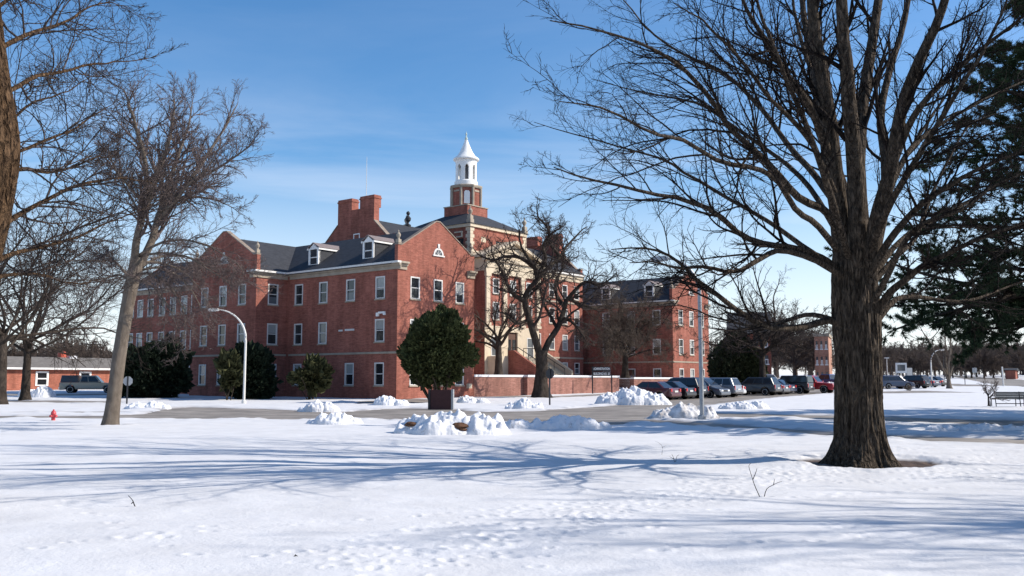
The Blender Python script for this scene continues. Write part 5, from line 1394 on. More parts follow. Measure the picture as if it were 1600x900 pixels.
def shade_trees():
    """bare trees to the right of the camera: only their shadows reach the picture"""
    t = bare_local(401, 15, .30, .28, 11, 55, crown_up=.06, dens=(9, 6, 4), limb_len=.64, wig=.1, rmin=.016, thick=1.1)
    e = None
    for (x, y, s, rz) in ((19.5, 9.6, .95, 0), (27.0, 11.2, 1.0, 2.0), (31.0, 7.2, 1.15, 4.1), (36.0, 9.4, 1.2, 5.2), (16.5, 6.2, .8, 3.0), (23.5, 7.6, 1.0, 1.2), (41.0, 12.0, 1.1, .6), (18.0, 12.4, .6, 3.4)):
        if e is None: e = plant_local('lawn_tree', '', t, (x, y, 0), B_GREY, B_TWIG); c = e
        else: c = copy_tree(e)
        c.location = (x, y, 0); c.rotation_euler = (0, 0, rz); c.scale = (s, s, s)
        tag(c, 'bare lawn tree standing outside the picture to the right of the camera', 'tree', 'bare lawn trees')
shade_trees()

build_snow()
build_road()

# ------------------------------------------------------------------ snow heaps
M['snow_heap'] = mat('snow_heap', (0.73, 0.73, 0.75), 0.8, 0.25, var=.05, scale=2.5, bump=.6, bscale=9)
def speckle(m):
    nt = m.node_tree; N = nt.nodes; L = nt.links; b = N['Principled BSDF']; src = b.inputs['Base Color'].links[0].from_socket
    tc = N.new('ShaderNodeTexCoord'); n = N.new('ShaderNodeTexNoise'); n.inputs['Scale'].default_value = 3.2; n.inputs['Detail'].default_value = 9; n.inputs['Roughness'].default_value = .75; L.new(tc.outputs['Object'], n.inputs['Vector'])
    mr = N.new('ShaderNodeMapRange'); mr.inputs['From Min'].default_value = .57; mr.inputs['From Max'].default_value = .68; mr.inputs['To Max'].default_value = .75; L.new(n.outputs['Fac'], mr.inputs['Value'])
    mx = N.new('ShaderNodeMixRGB'); mx.inputs[2].default_value = (.21, .17, .14, 1); L.new(mr.outputs[0], mx.inputs[0]); L.new(src, mx.inputs[1]); L.new(mx.outputs[0], b.inputs['Base Color'])
speckle(M['snow_heap'])
M['snow_dirty'] = mat('snow_dirty', (0.42, 0.39, 0.37), 0.85, 0.2, col2=(0.82, 0.82, 0.84), scale=2.6, bump=.6, bscale=8)
M['soil'] = mat('soil', (0.10, 0.055, 0.035), 0.95, 0.1, var=.5, scale=8, bump=.8)
def heap(label, x0, x1, ybase, ytop, seed, mat_=None, deep=.8, peaks=None, clods=(), group='ploughed snow heaps', rough=1.0):
    g = gnd((x0 + x1) / 2, ybase); d = g[1]; k = d / FPX
    W = (x1 - x0) * k / 2; H = max((ybase - ytop) * k * .86, .12); Dp = W * deep if W < 2.5 else 1.2 + W * deep * .45
    # the heap's visible foot is its front edge: centre lies behind it
    cy = d + Dp * .75
    n = 110; m = 70
    u = np.linspace(-1, 1, n); v = np.linspace(-1, 1, m); U, Vv = np.meshgrid(u, v)
    X = U * W; Y = Vv * Dp
    pk = peaks or [(0, 0, 1.0, .75)]
    h = 0
    for (cx, cy_, a, s) in pk:
        h = np.maximum(h, a * np.clip(1 - ((U - cx) ** 2 + ((Vv - cy_) * .9) ** 2) / s ** 2, 0, 1) ** .75)
    edge = np.clip((1 - np.maximum(np.abs(U), np.abs(Vv))) * 6, 0, 1) * np.clip(1.25 - np.hypot(U, Vv), 0, .35) / .35
    a = fbm(X * 1.1 + seed, Y * 1.1, seed, 4); b = vnoise(X * 3.4 + seed, Y * 3.4, 2 * seed); c = vnoise(X * 8 + seed, Y * 8, 1.1)
    ch = 1 - np.abs(2 * vnoise(X * 2.0 - seed, Y * 2.0, 4.4) - 1)
    cx_ = np.floor(X * 3.6); cy_ = np.floor(Y * 3.6); f1 = np.full(X.shape, 9.0)
    for da in (-1, 0, 1):
        for db in (-1, 0, 1):
            ii = (cx_ + da).astype(np.int64); jj = (cy_ + db).astype(np.int64)
            f1 = np.minimum(f1, np.hypot(X * 3.6 - ii - _h(ii, jj, int(seed * 7)), Y * 3.6 - jj - _h(ii, jj, int(seed * 7) + 3)))
    chunk = np.clip(.75 - f1, 0, 1) * (.4 + vnoise(X * 1.7, Y * 1.7, seed))
    Z = H * (h * (.70 + .5 * (a - .3)) + rough * np.clip(h * 3, 0, 1) * (.20 * (ch - .5) + .15 * (b - .5) + .15 * (c - .5))) + np.clip(h * 3, 0, 1) * np.clip(H, 0, .9) * .17 * (chunk - .2)
    Z += np.clip(h * 3, 0, 1) * (.06 * (ch - .5) + .07 * (b - .5) + .07 * (c - .5) + .05 * (vnoise(X * 15, Y * 15, 2.7) - .5))
    Z = np.maximum(Z, 0) * edge
    Z = np.where(edge * Z < .012, -.3, Z)
    idx = np.arange(n * m).reshape(m, n)
    F = np.stack([idx[:-1, :-1], idx[:-1, 1:], idx[1:, 1:], idx[1:, :-1]], -1).reshape(-1, 4)
    z0 = float(base(0, cy)) + .08
    cx0 = g[0] * cy / d
    e = empty('snow_heap', (cx0, cy, z0), 0, label, 'snow heap', group)
    mesh_np('snow_mass', np.stack([X, Y, Z], -1).reshape(-1, 3), [F], [mat_ or M['snow_heap']], e, True)
    for (cu, cv, s) in clods:
        i = int((cv + 1) / 2 * (m - 1)); j = int((cu + 1) / 2 * (n - 1)); r = np.random.default_rng(int(seed * 10) + int(cu * 100 + 200))
        mb = MB(); rings = []
        th = np.linspace(0, 2 * math.pi, 11)[:-1]
        pts = [(s * (1.5 * math.cos(t)) * math.sin(p) * r.uniform(.7, 1.2), s * math.sin(t) * math.sin(p) * r.uniform(.7, 1.2), s * .55 * math.cos(p) * r.uniform(.7, 1.2)) for p in (.35, .9, 1.5, 2.1, 2.7) for t in th]
        fs = [(q * 10 + w, q * 10 + (w + 1) % 10, (q + 1) * 10 + (w + 1) % 10, (q + 1) * 10 + w) for q in range(4) for w in range(10)] + [list(range(10))[::-1], list(range(40, 50))]
        mb.add(pts, fs); mb.build('soil_clod', M['soil'], e, loc=(X[i, j], Y[i, j], float(Z[i, j]) + s * .05))
    return e
heap('largest white snow heap with brown soil clods, before the brown sign panel', 605, 806, 686, 634, 1.3, peaks=[(-.02, 0, 1.0, .5), (.45, .1, .74, .55), (-.55, .1, .62, .45), (.8, 0, .42, .3), (-.28, -.2, .72, .4)], clods=[(.12, -.32, .2), (-.62, -.2, .14), (.2, -.42, .09)])
heap('long low ridge of snow running right from the largest heap', 780, 962, 674, 651, 2.1, peaks=[(-.7, 0, .9, .4), (-.3, 0, .8, .4), (.1, .1, 1.0, .45), (.45, 0, .8, .4), (.78, 0, .5, .3)], deep=.45)
heap('low white snow heap standing alone on the lawn edge left of the largest heap', 474, 570, 668, 645, 3.7, peaks=[(0, 0, 1.0, .7), (.5, .1, .7, .5), (-.5, 0, .5, .5)])
heap('small snow heap at the far kerb in front of the olive shrub', 462, 536, 645, 625, 4.2, peaks=[(-.1, 0, 1, .6), (.4, 0, .7, .5), (-.6, 0, .5, .4)])
heap('small white snow heap at the near corner of the brick gable', 572, 642, 635, 618, 5.9, peaks=[(-.1, 0, 1, .6), (.5, 0, .55, .5)])
heap('low snow heap under the rounded evergreen, right of the brown sign panel', 706, 768, 631, 619, 6.3, peaks=[(-.2, 0, 1, .6), (.5, 0, .6, .5)])
heap('lumpy snow heap beside the right stop sign post', 786, 852, 641, 623, 7.1, peaks=[(0, 0, 1, .6), (.5, 0, .75, .5), (-.6, 0, .5, .4)])
heap('big snow heap partly hiding the dark red sedan', 925, 1052, 634, 601, 8.4, peaks=[(0, 0, 1, .6), (.4, -.1, .72, .5), (-.5, 0, .6, .5), (.75, -.2, .3, .3)], deep=.7)
heap('grey dirty snow heap at the street corner by the tall grey lamp post', 1012, 1130, 657, 631, 9.2, mat_=M['snow_dirty'], peaks=[(0, 0, 1, .6), (.45, 0, .7, .5), (-.55, 0, .55, .5)])
heap('low snow heap just right of the tall grey lamp post', 1120, 1205, 641, 627, 10.6, peaks=[(0, 0, .8, .6), (.5, 0, 1, .45), (-.5, 0, .6, .5)])
heap('shaded snow heap against the low brick building left of the pickup', 24, 92, 622, 601, 11.5, peaks=[(.25, 0, 1, .6), (-.4, 0, .75, .5)])
heap('snow ridge at the base of the left stop sign', 190, 268, 641, 629, 12.9, peaks=[(-.3, 0, .8, .6), (.3, 0, 1, .5), (.75, 0, .5, .3)])
heap('snow heap at the end of the far car row beside the red pickup', 1284, 1312, 612, 594, 13.4, peaks=[(0, 0, 1, .8)])
heap('snow heap in front of the dark cars right of the big maple', 1408, 1452, 604, 590, 14.8, peaks=[(-.2, 0, 1, .7), (.5, 0, .7, .5)])
heap('snow bank with dark flecks beside the right hand path', 1440, 1640, 676, 667, 15.2, peaks=[(-.6, 0, .7, .4), (-.1, 0, 1, .5), (.5, 0, .9, .5)], deep=.3)

# ------------------------------------------------------------------ vehicles
def paint(name, c, coat=.6, metal=.15): return mat(name, c, .32, .5, coat=coat, metal=metal)
PAINT = dict(red=paint('paint_dark_red', (.085, .012, .016)), black=paint('paint_black', (.012, .012, .014)), grey=paint('paint_grey', (.075, .08, .09)), silver=paint('paint_silver', (.24, .25, .27), metal=.4),
             bluegrey=paint('paint_blue_grey', (.10, .115, .14), metal=.3), navy=paint('paint_navy', (.014, .024, .06)), blue=paint('paint_blue', (.02, .05, .16)), bright=paint('paint_red', (.36, .015, .022)),
             white=paint('paint_white', (.6, .6, .6)), tan=paint('paint_tan', (.34, .27, .19)), charcoal=paint('paint_charcoal', (.03, .032, .036)))
SPEC = {   # length, width, height, side outline of the lower body's top, cabin (base x front, top x front, top x rear, base x rear)
    'sedan': dict(L=4.65, W=1.80, H=1.45, top=[(2.32, .55), (2.25, .68), (1.1, .93), (-1.55, .98), (-2.22, .96), (-2.32, .62)], cab=(1.15, .35, -1.0, -1.75), belt=.93, wr=.32, wb=2.7),
    'suv': dict(L=4.6, W=1.86, H=1.72, top=[(2.3, .6), (2.22, .82), (1.15, 1.05), (-2.2, 1.08), (-2.3, .7)], cab=(1.2, .45, -1.85, -2.2), belt=1.04, wr=.36, wb=2.7),
    'minivan': dict(L=5.1, W=1.98, H=1.76, top=[(2.55, .55), (2.48, .78), (1.5, 1.02), (-2.45, 1.05), (-2.55, .65)], cab=(1.75, .7, -2.1, -2.45), belt=1.0, wr=.34, wb=3.05),
    'jeep': dict(L=4.5, W=1.9, H=1.85, top=[(2.25, .65), (2.2, 1.0), (1.0, 1.1), (-2.2, 1.12), (-2.25, .7)], cab=(.95, .6, -2.1, -2.2), belt=1.1, wr=.40, wb=2.75),
    'pickup': dict(L=5.7, W=1.98, H=1.85, top=[(2.85, .7), (2.8, 1.0), (1.25, 1.12), (-.6, 1.14), (-2.8, 1.14), (-2.85, .75)], cab=(1.2, .55, -.75, -1.0), belt=1.12, wr=.40, wb=3.6),
}
def make_car(kind, name, label, col, loc, rz, group, topper=False):
    s = SPEC[kind]; L, W, H, wr, wb = s['L'], s['W'], s['H'], s['wr'], s['wb']
    e = empty(name, loc, rz, label, {'pickup_truck': 'pickup truck'}.get(name, 'car'), group)
    pm = PAINT[col]; zb = .24 if kind in ('sedan', 'minivan') else .34
    fx, rx = wb / 2 + .02, -wb / 2 + .02; ar = wr + .06
    def arch(cx): return [(cx + ar * math.cos(t), max(zb, wr + ar * math.sin(t))) for t in np.linspace(math.pi, 0, 11)]
    low = [(-L / 2 + .04, zb)] + arch(rx) + arch(fx) + [(L / 2 - .04, zb)]
    poly = low + s['top']
    b = MB(); hw = W / 2
    # three stations across the half width give the body its rounded sides
    n = len(poly)
    st = [(-hw, .0), (-hw * .97, .0), (hw * .97, .0), (hw, 0)]
    zc = lambda z: min(1.0, max(0.0, (z - .55) / .5))
    def ring(y, inset): return [(x * (1 - inset * .012), (y * (1 - .05 * zc(z)) if abs(y) > 0 else y), z) for x, z in poly]
    Lr = ring(-hw, 0); Rg = ring(hw, 0)
    b.add(Lr + Rg, [list(range(n)), [n + i for i in range(n)][::-1]] + [[i, n + i, n + (i + 1) % n, (i + 1) % n] for i in range(n)])
    b.build('body', pm, e, bevel=.07)
    # cabin
    a0, a1, a2, a3 = s['cab']; zb2 = s['belt'] - .02; yb, yt = hw * .93, hw * .74
    if kind in ('jeep',): yt = hw * .84
    c = MB(); cb = [(a0, zb2), (a1, H), (a2, H), (a3, zb2)]
    yy = [yb, yt, yt, yb]
    c.add([(x, -y, z) for (x, z), y in zip(cb, yy)] + [(x, y, z) for (x, z), y in zip(cb, yy)], [(0, 1, 2, 3), (7, 6, 5, 4), (0, 4, 5, 1), (1, 5, 6, 2), (2, 6, 7, 3), (3, 7, 4, 0)])
    c.build('cabin', pm, e, bevel=.09)
    def lerp3(p, q, t): return tuple(p[i] + (q[i] - p[i]) * t for i in range(3))
    for sg in (-1, 1):
        p = [(x, sg * y, z) for (x, z), y in zip(cb, yy)]
        cols = [(.06, .47), (.51, .93)] if kind not in ('pickup',) else [(.08, .55), (.59, .93)]
        if kind in ('suv', 'minivan'): cols = [(.07, .36), (.39, .66), (.69, .93)]
        for u0, u1 in cols:
            q = []
            for u, v in ((u0, .12), (u1, .12), (u1, .84), (u0, .84)):
                lo = lerp3(p[0], p[3], u); hi = lerp3(p[1], p[2], u); w = lerp3(lo, hi, v); q.append((w[0], w[1] + sg * .014, w[2]))
            g = MB(); g.add(q + [(x, y - sg * .03, z) for x, y, z in q], [(0, 1, 2, 3), (7, 6, 5, 4), (0, 4, 5, 1), (1, 5, 6, 2), (2, 6, 7, 3), (3, 7, 4, 0)]); g.build('side_window', M['car_glass'], e)
    for nm, i, j, dx in (('windscreen', 0, 1, .014), ('rear_window', 3, 2, -.014)):
        q = []
        for u, v in ((.08, .1), (.92, .1), (.90, .86), (.10, .86)):
            lo = lerp3((cb[i][0], -yy[i], cb[i][1]), (cb[i][0], yy[i], cb[i][1]), u); hi = lerp3((cb[j][0], -yy[j], cb[j][1]), (cb[j][0], yy[j], cb[j][1]), u); w = lerp3(lo, hi, v); q.append((w[0] + dx, w[1], w[2] + .008))
        g = MB(); g.add(q + [(x - dx * 2.2, y, z - .02) for x, y, z in q], [(0, 1, 2, 3), (7, 6, 5, 4), (0, 4, 5, 1), (1, 5, 6, 2), (2, 6, 7, 3), (3, 7, 4, 0)]); g.build(nm, M['car_glass'], e)
    # bumpers, lamps, plate, mirrors
    zl = s['top'][1][1] - .08
    for sg in (-1, 1):
        q = MB(); q.box(L / 2 - .22, L / 2 + .012, sg * hw * .62 - .2, sg * hw * .62 + .2, zl - .13, zl + .02); q.build('headlight', M['head'], e, bevel=.03)
        zt = (s['top'][-2][1]); q = MB(); w_ = .24 if kind == 'sedan' else .12
        q.box(-L / 2 - .012, -L / 2 + .25, sg * (hw - .08) - w_ * (sg > 0) , sg * (hw - .08) + w_ * (sg < 0), zt - .30 - (.2 if kind in ('suv', 'minivan', 'jeep') else 0), zt - .06); q.build('tail_light', M['tail'], e, bevel=.02)
        q = MB(); q.box(a0 - .28, a0 - .12, sg * (hw + .14) - .1, sg * (hw + .14) + .1, s['belt'] + .02, s['belt'] + .17); q.build('mirror', pm, e, bevel=.03)
    q = MB(); q.box(-L / 2 - .06, -L / 2 + .1, -hw * .93, hw * .93, zb + .08, zb + .32); q.build('rear_bumper', M['chrome'] if kind == 'pickup' else pm, e, bevel=.04)
    q = MB(); q.box(L / 2 - .1, L / 2 + .05, -hw * .93, hw * .93, zb + .04, zb + .3); q.build('front_bumper', M['metal_dark'] if kind == 'pickup' else pm, e, bevel=.04)
    q = MB(); q.box(-L / 2 - .03, -L / 2 - .003, -.26, .26, .62, .76); q.build('number_plate', M['plate'], e)
    q = MB(); q.box(L / 2 - .05, L / 2 + .008, -hw * .42, hw * .42, zl - .16, zl + .01); q.build('grille', M['metal_dark'], e)
    if kind == 'pickup' and not topper:
        q = MB(); q.box(-2.7, -1.06, -hw + .16, hw - .16, 1.143, 1.155); q.build('bed', M['metal_dark'], e)
    if topper:
        q = MB(); q.add([(-2.78, -hw * .93, 1.145), (-1.03, -hw * .93, 1.145), (-1.03, hw * .93, 1.145), (-2.78, hw * .93, 1.145), (-2.66, -hw * .8, 1.86), (-1.03, -hw * .8, 1.86), (-1.03, hw * .8, 1.86), (-2.66, hw * .8, 1.86)],
                        [(3, 2, 1, 0), (4, 5, 6, 7), (0, 1, 5, 4), (1, 2, 6, 5), (2, 3, 7, 6), (3, 0, 4, 7)]); o = q.build('bed_topper', PAINT['charcoal'], e, bevel=.05)
    for x in (fx, rx):
        for sg in (-1, 1):
            t = MB(); t.lathe([(wr * .62, -.11), (wr * .97, -.11), (wr, -.07), (wr, .07), (wr * .97, .11), (wr * .62, .11)], 22)
            w = t.build('wheel', M['rubber'], e, loc=(x, sg * (hw - .12), wr)); w.rotation_euler = (math.pi / 2, 0, 0)
            r_ = MB(); zz = .113 * (-sg)
            r_.lathe([(wr * .16, .09), (wr * .16, .10), (.01, .10)], 10); r_.lathe([(wr * .66, -.09), (wr * .70, .112), (wr * .62, .116), (wr * .58, .07), (wr * .3, .04)], 22)
            for k in range(5):
                an = k * 2 * math.pi / 5; ca, sa = math.cos(an), math.sin(an)
                r_.add([(ca * .04 - sa * .03, sa * .04 + ca * .03, .09), (ca * .04 + sa * .03, sa * .04 - ca * .03, .09), (ca * wr * .62 + sa * .045, sa * wr * .62 - ca * .045, .10), (ca * wr * .62 - sa * .045, sa * wr * .62 + ca * .045, .10)], [(0, 1, 2, 3)])
            rm = r_.build('rim', M['alloy'], w)
            if sg > 0: rm.rotation_euler = (math.pi, 0, 0)
    return e

UANG = math.atan2(UX[1], UX[0])      # heading straight at the building
GR = 'cars parked in a row along the terrace'
def park(px, py, kind, col, label, nose_in=True, off=0.0, nm=None, **k):
    """the lower corner nearest the camera row; px,py is the point below the car's outer end"""
    g = gnd(px, py); L = SPEC[kind]['L']
    c = g[:2] + UX * (L / 2 + off) 
    a = UANG if nose_in else UANG + math.pi
    return make_car(kind, nm or ('pickup_truck' if kind == 'pickup' else 'parked_car'), label, PAINT and col, (c[0], c[1], float(base(c[0], c[1])) + .01), a, k.pop('group', GR), **k)
row0 = gnd(1055, 626)[:2]
def slot(i, kind, col, label, nose_in=True, push=0.0, **k):
    p = row0 + VX * (2.72 * i) + UX * (SPEC[kind]['L'] / 2 + push)
    return make_car(kind, 'pickup_truck' if kind == 'pickup' else 'parked_car', label, col, (p[0], p[1], float(base(p[0], p[1])) + .01), UANG if nose_in else UANG + math.pi, GR, **k)
slot(0, 'sedan', 'red', 'dark red sedan parked at the near end of the row behind a snow heap', push=-.1)
slot(1, 'sedan', 'black', 'black sedan parked directly beside the dark red sedan')
slot(2.05, 'suv', 'black', 'black car mostly hidden behind the tall grey lamp post', push=.3)
slot(3, 'minivan', 'bluegrey', 'blue grey minivan parked nose out with its headlights facing the street', nose_in=False, push=-.4)
slot(4.15, 'suv', 'silver', 'silver grey sport utility car parked just right of the nose out minivan', push=-.2)
slot(5.1, 'sedan', 'white', 'small pale car showing only its red rear lamps beyond the silver car', push=.7)
slot(7.1, 'suv', 'charcoal', 'black hatchback with alloy wheels in the middle of the row under the conifer', push=-.5)
slot(8.2, 'sedan', 'grey', 'grey sedan parked just right of the black hatchback', push=-.1)
slot(9.3, 'sedan', 'navy', 'navy blue sedan half hidden between the grey sedan and the boxy black car', push=.4)
slot(10.3, 'jeep', 'black', 'boxy black off road car with a pale rear, left of the red pickup', push=-.4)
slot(11.75, 'pickup', 'bright', 'bright red pickup truck at the far end of the row', push=-1.6, nose_in=False)
GB = 'cars parked farther back'
def far_car(px, py, Y, kind, col, ang, label):
    q = at(px, py, Y); return make_car(kind, 'pickup_truck' if kind == 'pickup' else 'parked_car', label, col, (q[0], Y, float(base(q[0], Y)) + .01), R(ang), GB)
far_car(1199, 597, 122, 'pickup', 'navy', 20, 'dark navy pickup truck parked broadside behind the grey sedan')
far_car(1252, 596, 128, 'sedan', 'bluegrey', 15, 'blue grey car behind the red pickup cab')
far_car(1268, 596, 131, 'sedan', 'silver', 120, 'silver car far back between the red pickup and a blue truck')
far_car(1293, 595, 128, 'pickup', 'blue', 130, 'deep blue pickup truck against the left edge of the big maple trunk')
far_car(1397, 598, 118, 'suv', 'navy', 10, 'dark navy car nearest the right edge of the big maple trunk')
far_car(1424, 597, 122, 'suv', 'black', 125, 'black car behind the grey signboard right of the big maple')
far_car(1441, 595, 130, 'sedan', 'navy', 120, 'navy sedan parked right of the grey signboard')
far_car(1455, 594, 137, 'sedan', 'black', 120, 'last dark car at the right of the far cars near the curved lamp')
g = gnd(138, 614.5)
make_car('pickup', 'pickup_truck', 'tan pickup truck with a dark bed topper parked by the low brick building', 'tan', (g[0] + .2, g[1], float(base(0, g[1])) + .01), R(14), None, topper=True)

# ------------------------------------------------------------------ low brick building on the left
def low_building():
    Y0 = 114.0; p = at(100, 600, Y0); z0 = float(base(0, Y0))
    e = empty('low_brick_building', (p[0], Y0, 0), math.atan2(VX[1], VX[0]), 'low single storey orange brick building with grey roof and two white windows', 'building')
    ze = at(100, 576.5, Y0)[2]; zr = at(100, 560, Y0 + 4)[2]
    def sx(px):     # distance along the wall under photo column px
        q = (px - 800) / FPX; return (q * Y0 - p[0]) / (VX[0] - q * VX[1])
    x0, x1 = -30.0, 14.0
    opn = [(sx(69) - x0, 1.5, ze - 2.05, ze - .32), (sx(136) - x0, 1.5, ze - 2.05, ze - .32)]
    w = MB(); wall(w, (x0, 0), (x1, 0), z0 - 1.2, ze, opn); wall(w, (x1, 0), (x1, 9), z0 - 1.2, ze, top=[(4.5, zr)]); wall(w, (x1, 9), (x0, 9), z0 - 1.2, ze); wall(w, (x0, 9), (x0, 0), z0 - 1.2, ze, top=[(4.5, zr)])
    w.build('wall', M['brick_orange'], e)
    for c, ww, zb, zt in opn:
        f = MB(); s0, s1 = x0 + c - ww / 2, x0 + c + ww / 2
        f.box(s0 - .02, s0 + .2, -.06, .14, zb, zt); f.box(s1 - .2, s1 + .02, -.06, .14, zb, zt); f.box(s0 + .203, s1 - .203, -.06, .14, zt - .18, zt + .02); f.box(s0 + .203, s1 - .203, -.06, .14, zb, zb + .14); f.box(s0 + .203, s1 - .203, -.05, .14, (zb + zt) / 2 - .07, (zb + zt) / 2 + .07)
        o = f.build('window', M['white'], e); g = MB(); g.quad((s0 + .19, .08, zb + .1), (s1 - .19, .08, zb + .1), (s1 - .19, .08, zt - .1), (s0 + .19, .08, zt - .1)); g.build('pane', M['glass_dark'], o)
    r = MB(); r.prism([(-.5, ze - .02), (4.5, zr), (9.5, ze - .02), (9.5, ze + .1), (4.5, zr + .14), (-.5, ze + .1)], lambda y, z, x: (x, y, z), x0 - .3, x1 + .3); r.build('roof', M['grey_roof'], e)
    t = MB(); t.box(x0 - .3, x1 + .3, -.56, -.503, ze - .1, ze + .12); t.build('fascia', M['white'], e)
    v = MB(); v.box(sx(141) - .4, sx(141) + .5, 4.0, 4.8, zr - .2, zr + .35); v.build('roof_vent', M['snow_cap'], e)
    v = MB(); v.lathe([(.5, zr - .3), (.5, zr + .7), (.35, zr + .95), (.05, zr + 1.05)], 14, sx(129), 5.0); v.build('roof_turbine', mat('red_tin', (.5, .10, .06), .5), e)
low_building()

def far_building(name, label, px0, px1, ytop, Y, m, rows, cols, roof=None, ground_y=600, depth=10):
    a = at(px0, 590, Y); b = at(px1, 590, Y); z1 = at(px0, ytop, Y)[2]; z0 = float(base(0, Y)) - .5
    e = empty(name, (a[0], Y, 0), -math.atan2(a[0], Y) - (.06 if name != 'brick_house' else -.05), label, 'building'); W = b[0] - a[0]
    opn = [((i + .5) * W / max(cols, 1), W / cols * .42, z0 + .9 + (k + .25) * (z1 - z0 - 1) / rows, z0 + .9 + (k + .75) * (z1 - z0 - 1) / rows) for i in range(cols) for k in range(rows)]
    w = MB(); wall(w, (0, 0), (W, 0), z0, z1, opn); wall(w, (W, 0), (W, depth), z0, z1); wall(w, (W, depth), (0, depth), z0, z1); wall(w, (0, depth), (0, 0), z0, z1); w.build('wall', m, e)
    for c, ww, zb, zt in opn:
        f = MB(); f.box(c - ww / 2 + .003, c + ww / 2 - .003, .05, .12, (zb + zt) / 2 - .06, (zb + zt) / 2 + .06); f.box(c - ww / 2 + .003, c - ww / 2 + .12, .05, .12, zb, (zb + zt) / 2 - .063); f.box(c + ww / 2 - .12, c + ww / 2 - .003, .05, .12, zb, (zb + zt) / 2 - .063)
        f.box(c - ww / 2 - .1, c + ww / 2 + .1, -.06, -.004, zb - .16, zb - .003)
        o = f.build('window', M['white'], e); g = MB(); g.quad((c - ww / 2, .13, zb), (c + ww / 2, .13, zb), (c + ww / 2, .13, zt), (c - ww / 2, .13, zt)); g.build('pane', M['glass_mid'], o)
    r = MB()
    if roof: r.prism([(-.4, z1), (depth / 2, z1 + roof), (depth + .4, z1), (depth + .4, z1 - .15), (-.4, z1 - .15)], lambda y, z, x: (x, y, z), -.4, W + .4)
    else: r.box(-.15, W + .15, -.15, depth + .15, z1 + .003, z1 + .4)
    r.build('roof', M['slate'] if roof else M['stone'], e)
    return e
far_building('brick_block', 'tall narrow tan brick block between the brown trees and the big maple trunk', 1274, 1295, 526, 138, M['brick_tan'], 3, 3)
far_building('brick_house', 'red brick house with grey roof seen between the conifer and the round crowned tree', 1146, 1204, 521, 126, M['brick'], 3, 4, roof=3.2)
far_building('small_shed', 'small dark red shed beyond the far road near the right border', 1571, 1585, 578, 240, M['brick'], 0, 0, roof=.5)

# ------------------------------------------------------------------ lamps, signs, street furniture
def gz(px, py, dz=0.0):
    g = gnd(px, py); return (g[0], g[1], g[2] + dz)
def curved_lamp(name, label, o, H, reach, ang, m, r0=.09, group=None):
    e = empty(name, o, R(ang), label, 'street lamp', group)
    rad = min(reach, 1.8); pts = [(0, 0, -.2), (0, 0, H * .35), (0, 0, H - rad * 1.15)]
    for t in np.linspace(.15, 1, 9): pts.append((reach * (1 - math.cos(t * math.pi / 2)), 0, H - rad * 1.15 + rad * 1.15 * math.sin(t * math.pi / 2)))
    p = MB(); p.tube(resample(pts, 40), np.concatenate([np.linspace(r0, r0 * .75, 20), np.linspace(r0 * .72, r0 * .45, 20)]), 12); p.build('pole', m, e, smooth=True)
    q = MB(); q.lathe([(r0 * 1.9, -.1), (r0 * 1.9, .2), (r0 * 1.3, .26)], 12); q.build('base_flange', m, e)
    h = MB(); x = reach
    h.prism([(x - .1, H - .09), (x + .1, H - .1), (x + .62, H - .07), (x + .68, H - .02), (x + .5, H + .09), (x + .1, H + .1), (x - .1, H + .07)], lambda a, z, y: (a, y, z), -.14, .14)
    h.build('lamp_head', m, e, bevel=.04)
    l = MB(); l.box(x + .12, x + .56, -.11, .11, H - .13, H - .101); l.build('lens', mat('lamp_lens', (.5, .5, .48), .3), e, bevel=.02)
    return e
g = gz(381, 631); k = g[1] / FPX
curved_lamp('street_lamp', 'white lamp post curving left in front of the shaded brick wall', g, at(335, 484, g[1])[2] - g[2], 2.0, 183, M['metal_white'], .085, 'curved street lamps')
g = gz(1097, 658); 
curved_lamp('street_lamp', 'tall grey lamp post at the street corner before the parked cars', g, at(1050, 403, g[1])[2] - g[2], 1.35, 172, M['metal_grey'], .09, 'curved street lamps')
g = at(1456, 600, 128.0); curved_lamp('street_lamp', 'distant white lamp post with short curved arm right of the dark cars', (g[0], g[1], float(base(0, 128)) ), 5.2, 1.5, 10, M['metal_white'], .1, 'curved street lamps')
for (px, yt, Y, lab, m) in ((1173, 552, 112, 'thin pole rising behind the parked cars beside the round crowned tree', 'metal_dark'), (1387, 560, 140, 'pale distant pole just right of the big maple trunk', 'metal_white')):
    g = at(px, 600, Y); z0 = float(base(0, Y)); e = empty('lamp_pole', (g[0], Y, z0), 0, lab, 'pole'); H = at(px, yt, Y)[2] - z0
    p = MB(); p.tube([(0, 0, -.2), (0, 0, H)], [.08, .05], 8); p.build('pole', M[m], e); p = MB(); p.box(-.35, .35, -.12, .12, H, H + .14); p.build('lamp_head', M[m], e)
def utility_pole(px, yt, Y, lab):
    g = at(px, 600, Y); z0 = float(base(0, Y)); H = at(px, yt, Y)[2] - z0
    e = empty('utility_pole', (g[0], Y, z0), R(10), lab, 'utility pole')
    p = MB(); p.tube([(0, 0, -.3), (0, 0, H)], [.16, .11], 10); p.build('pole', B_GREY, e); p = MB(); p.box(-1.1, 1.1, -.06, .06, H - .45, H - .3); p.build('crossarm', B_GREY, e)
    for x in (-.95, .3, .95):
        p = MB(); p.lathe([(.05, H - .3), (.07, H - .22), (.03, H - .12)], 8, x, 0); p.build('insulator', M['metal_grey'], e)
utility_pole(142, 534, 135.0, 'wooden utility pole with crossarm behind the low brick building')

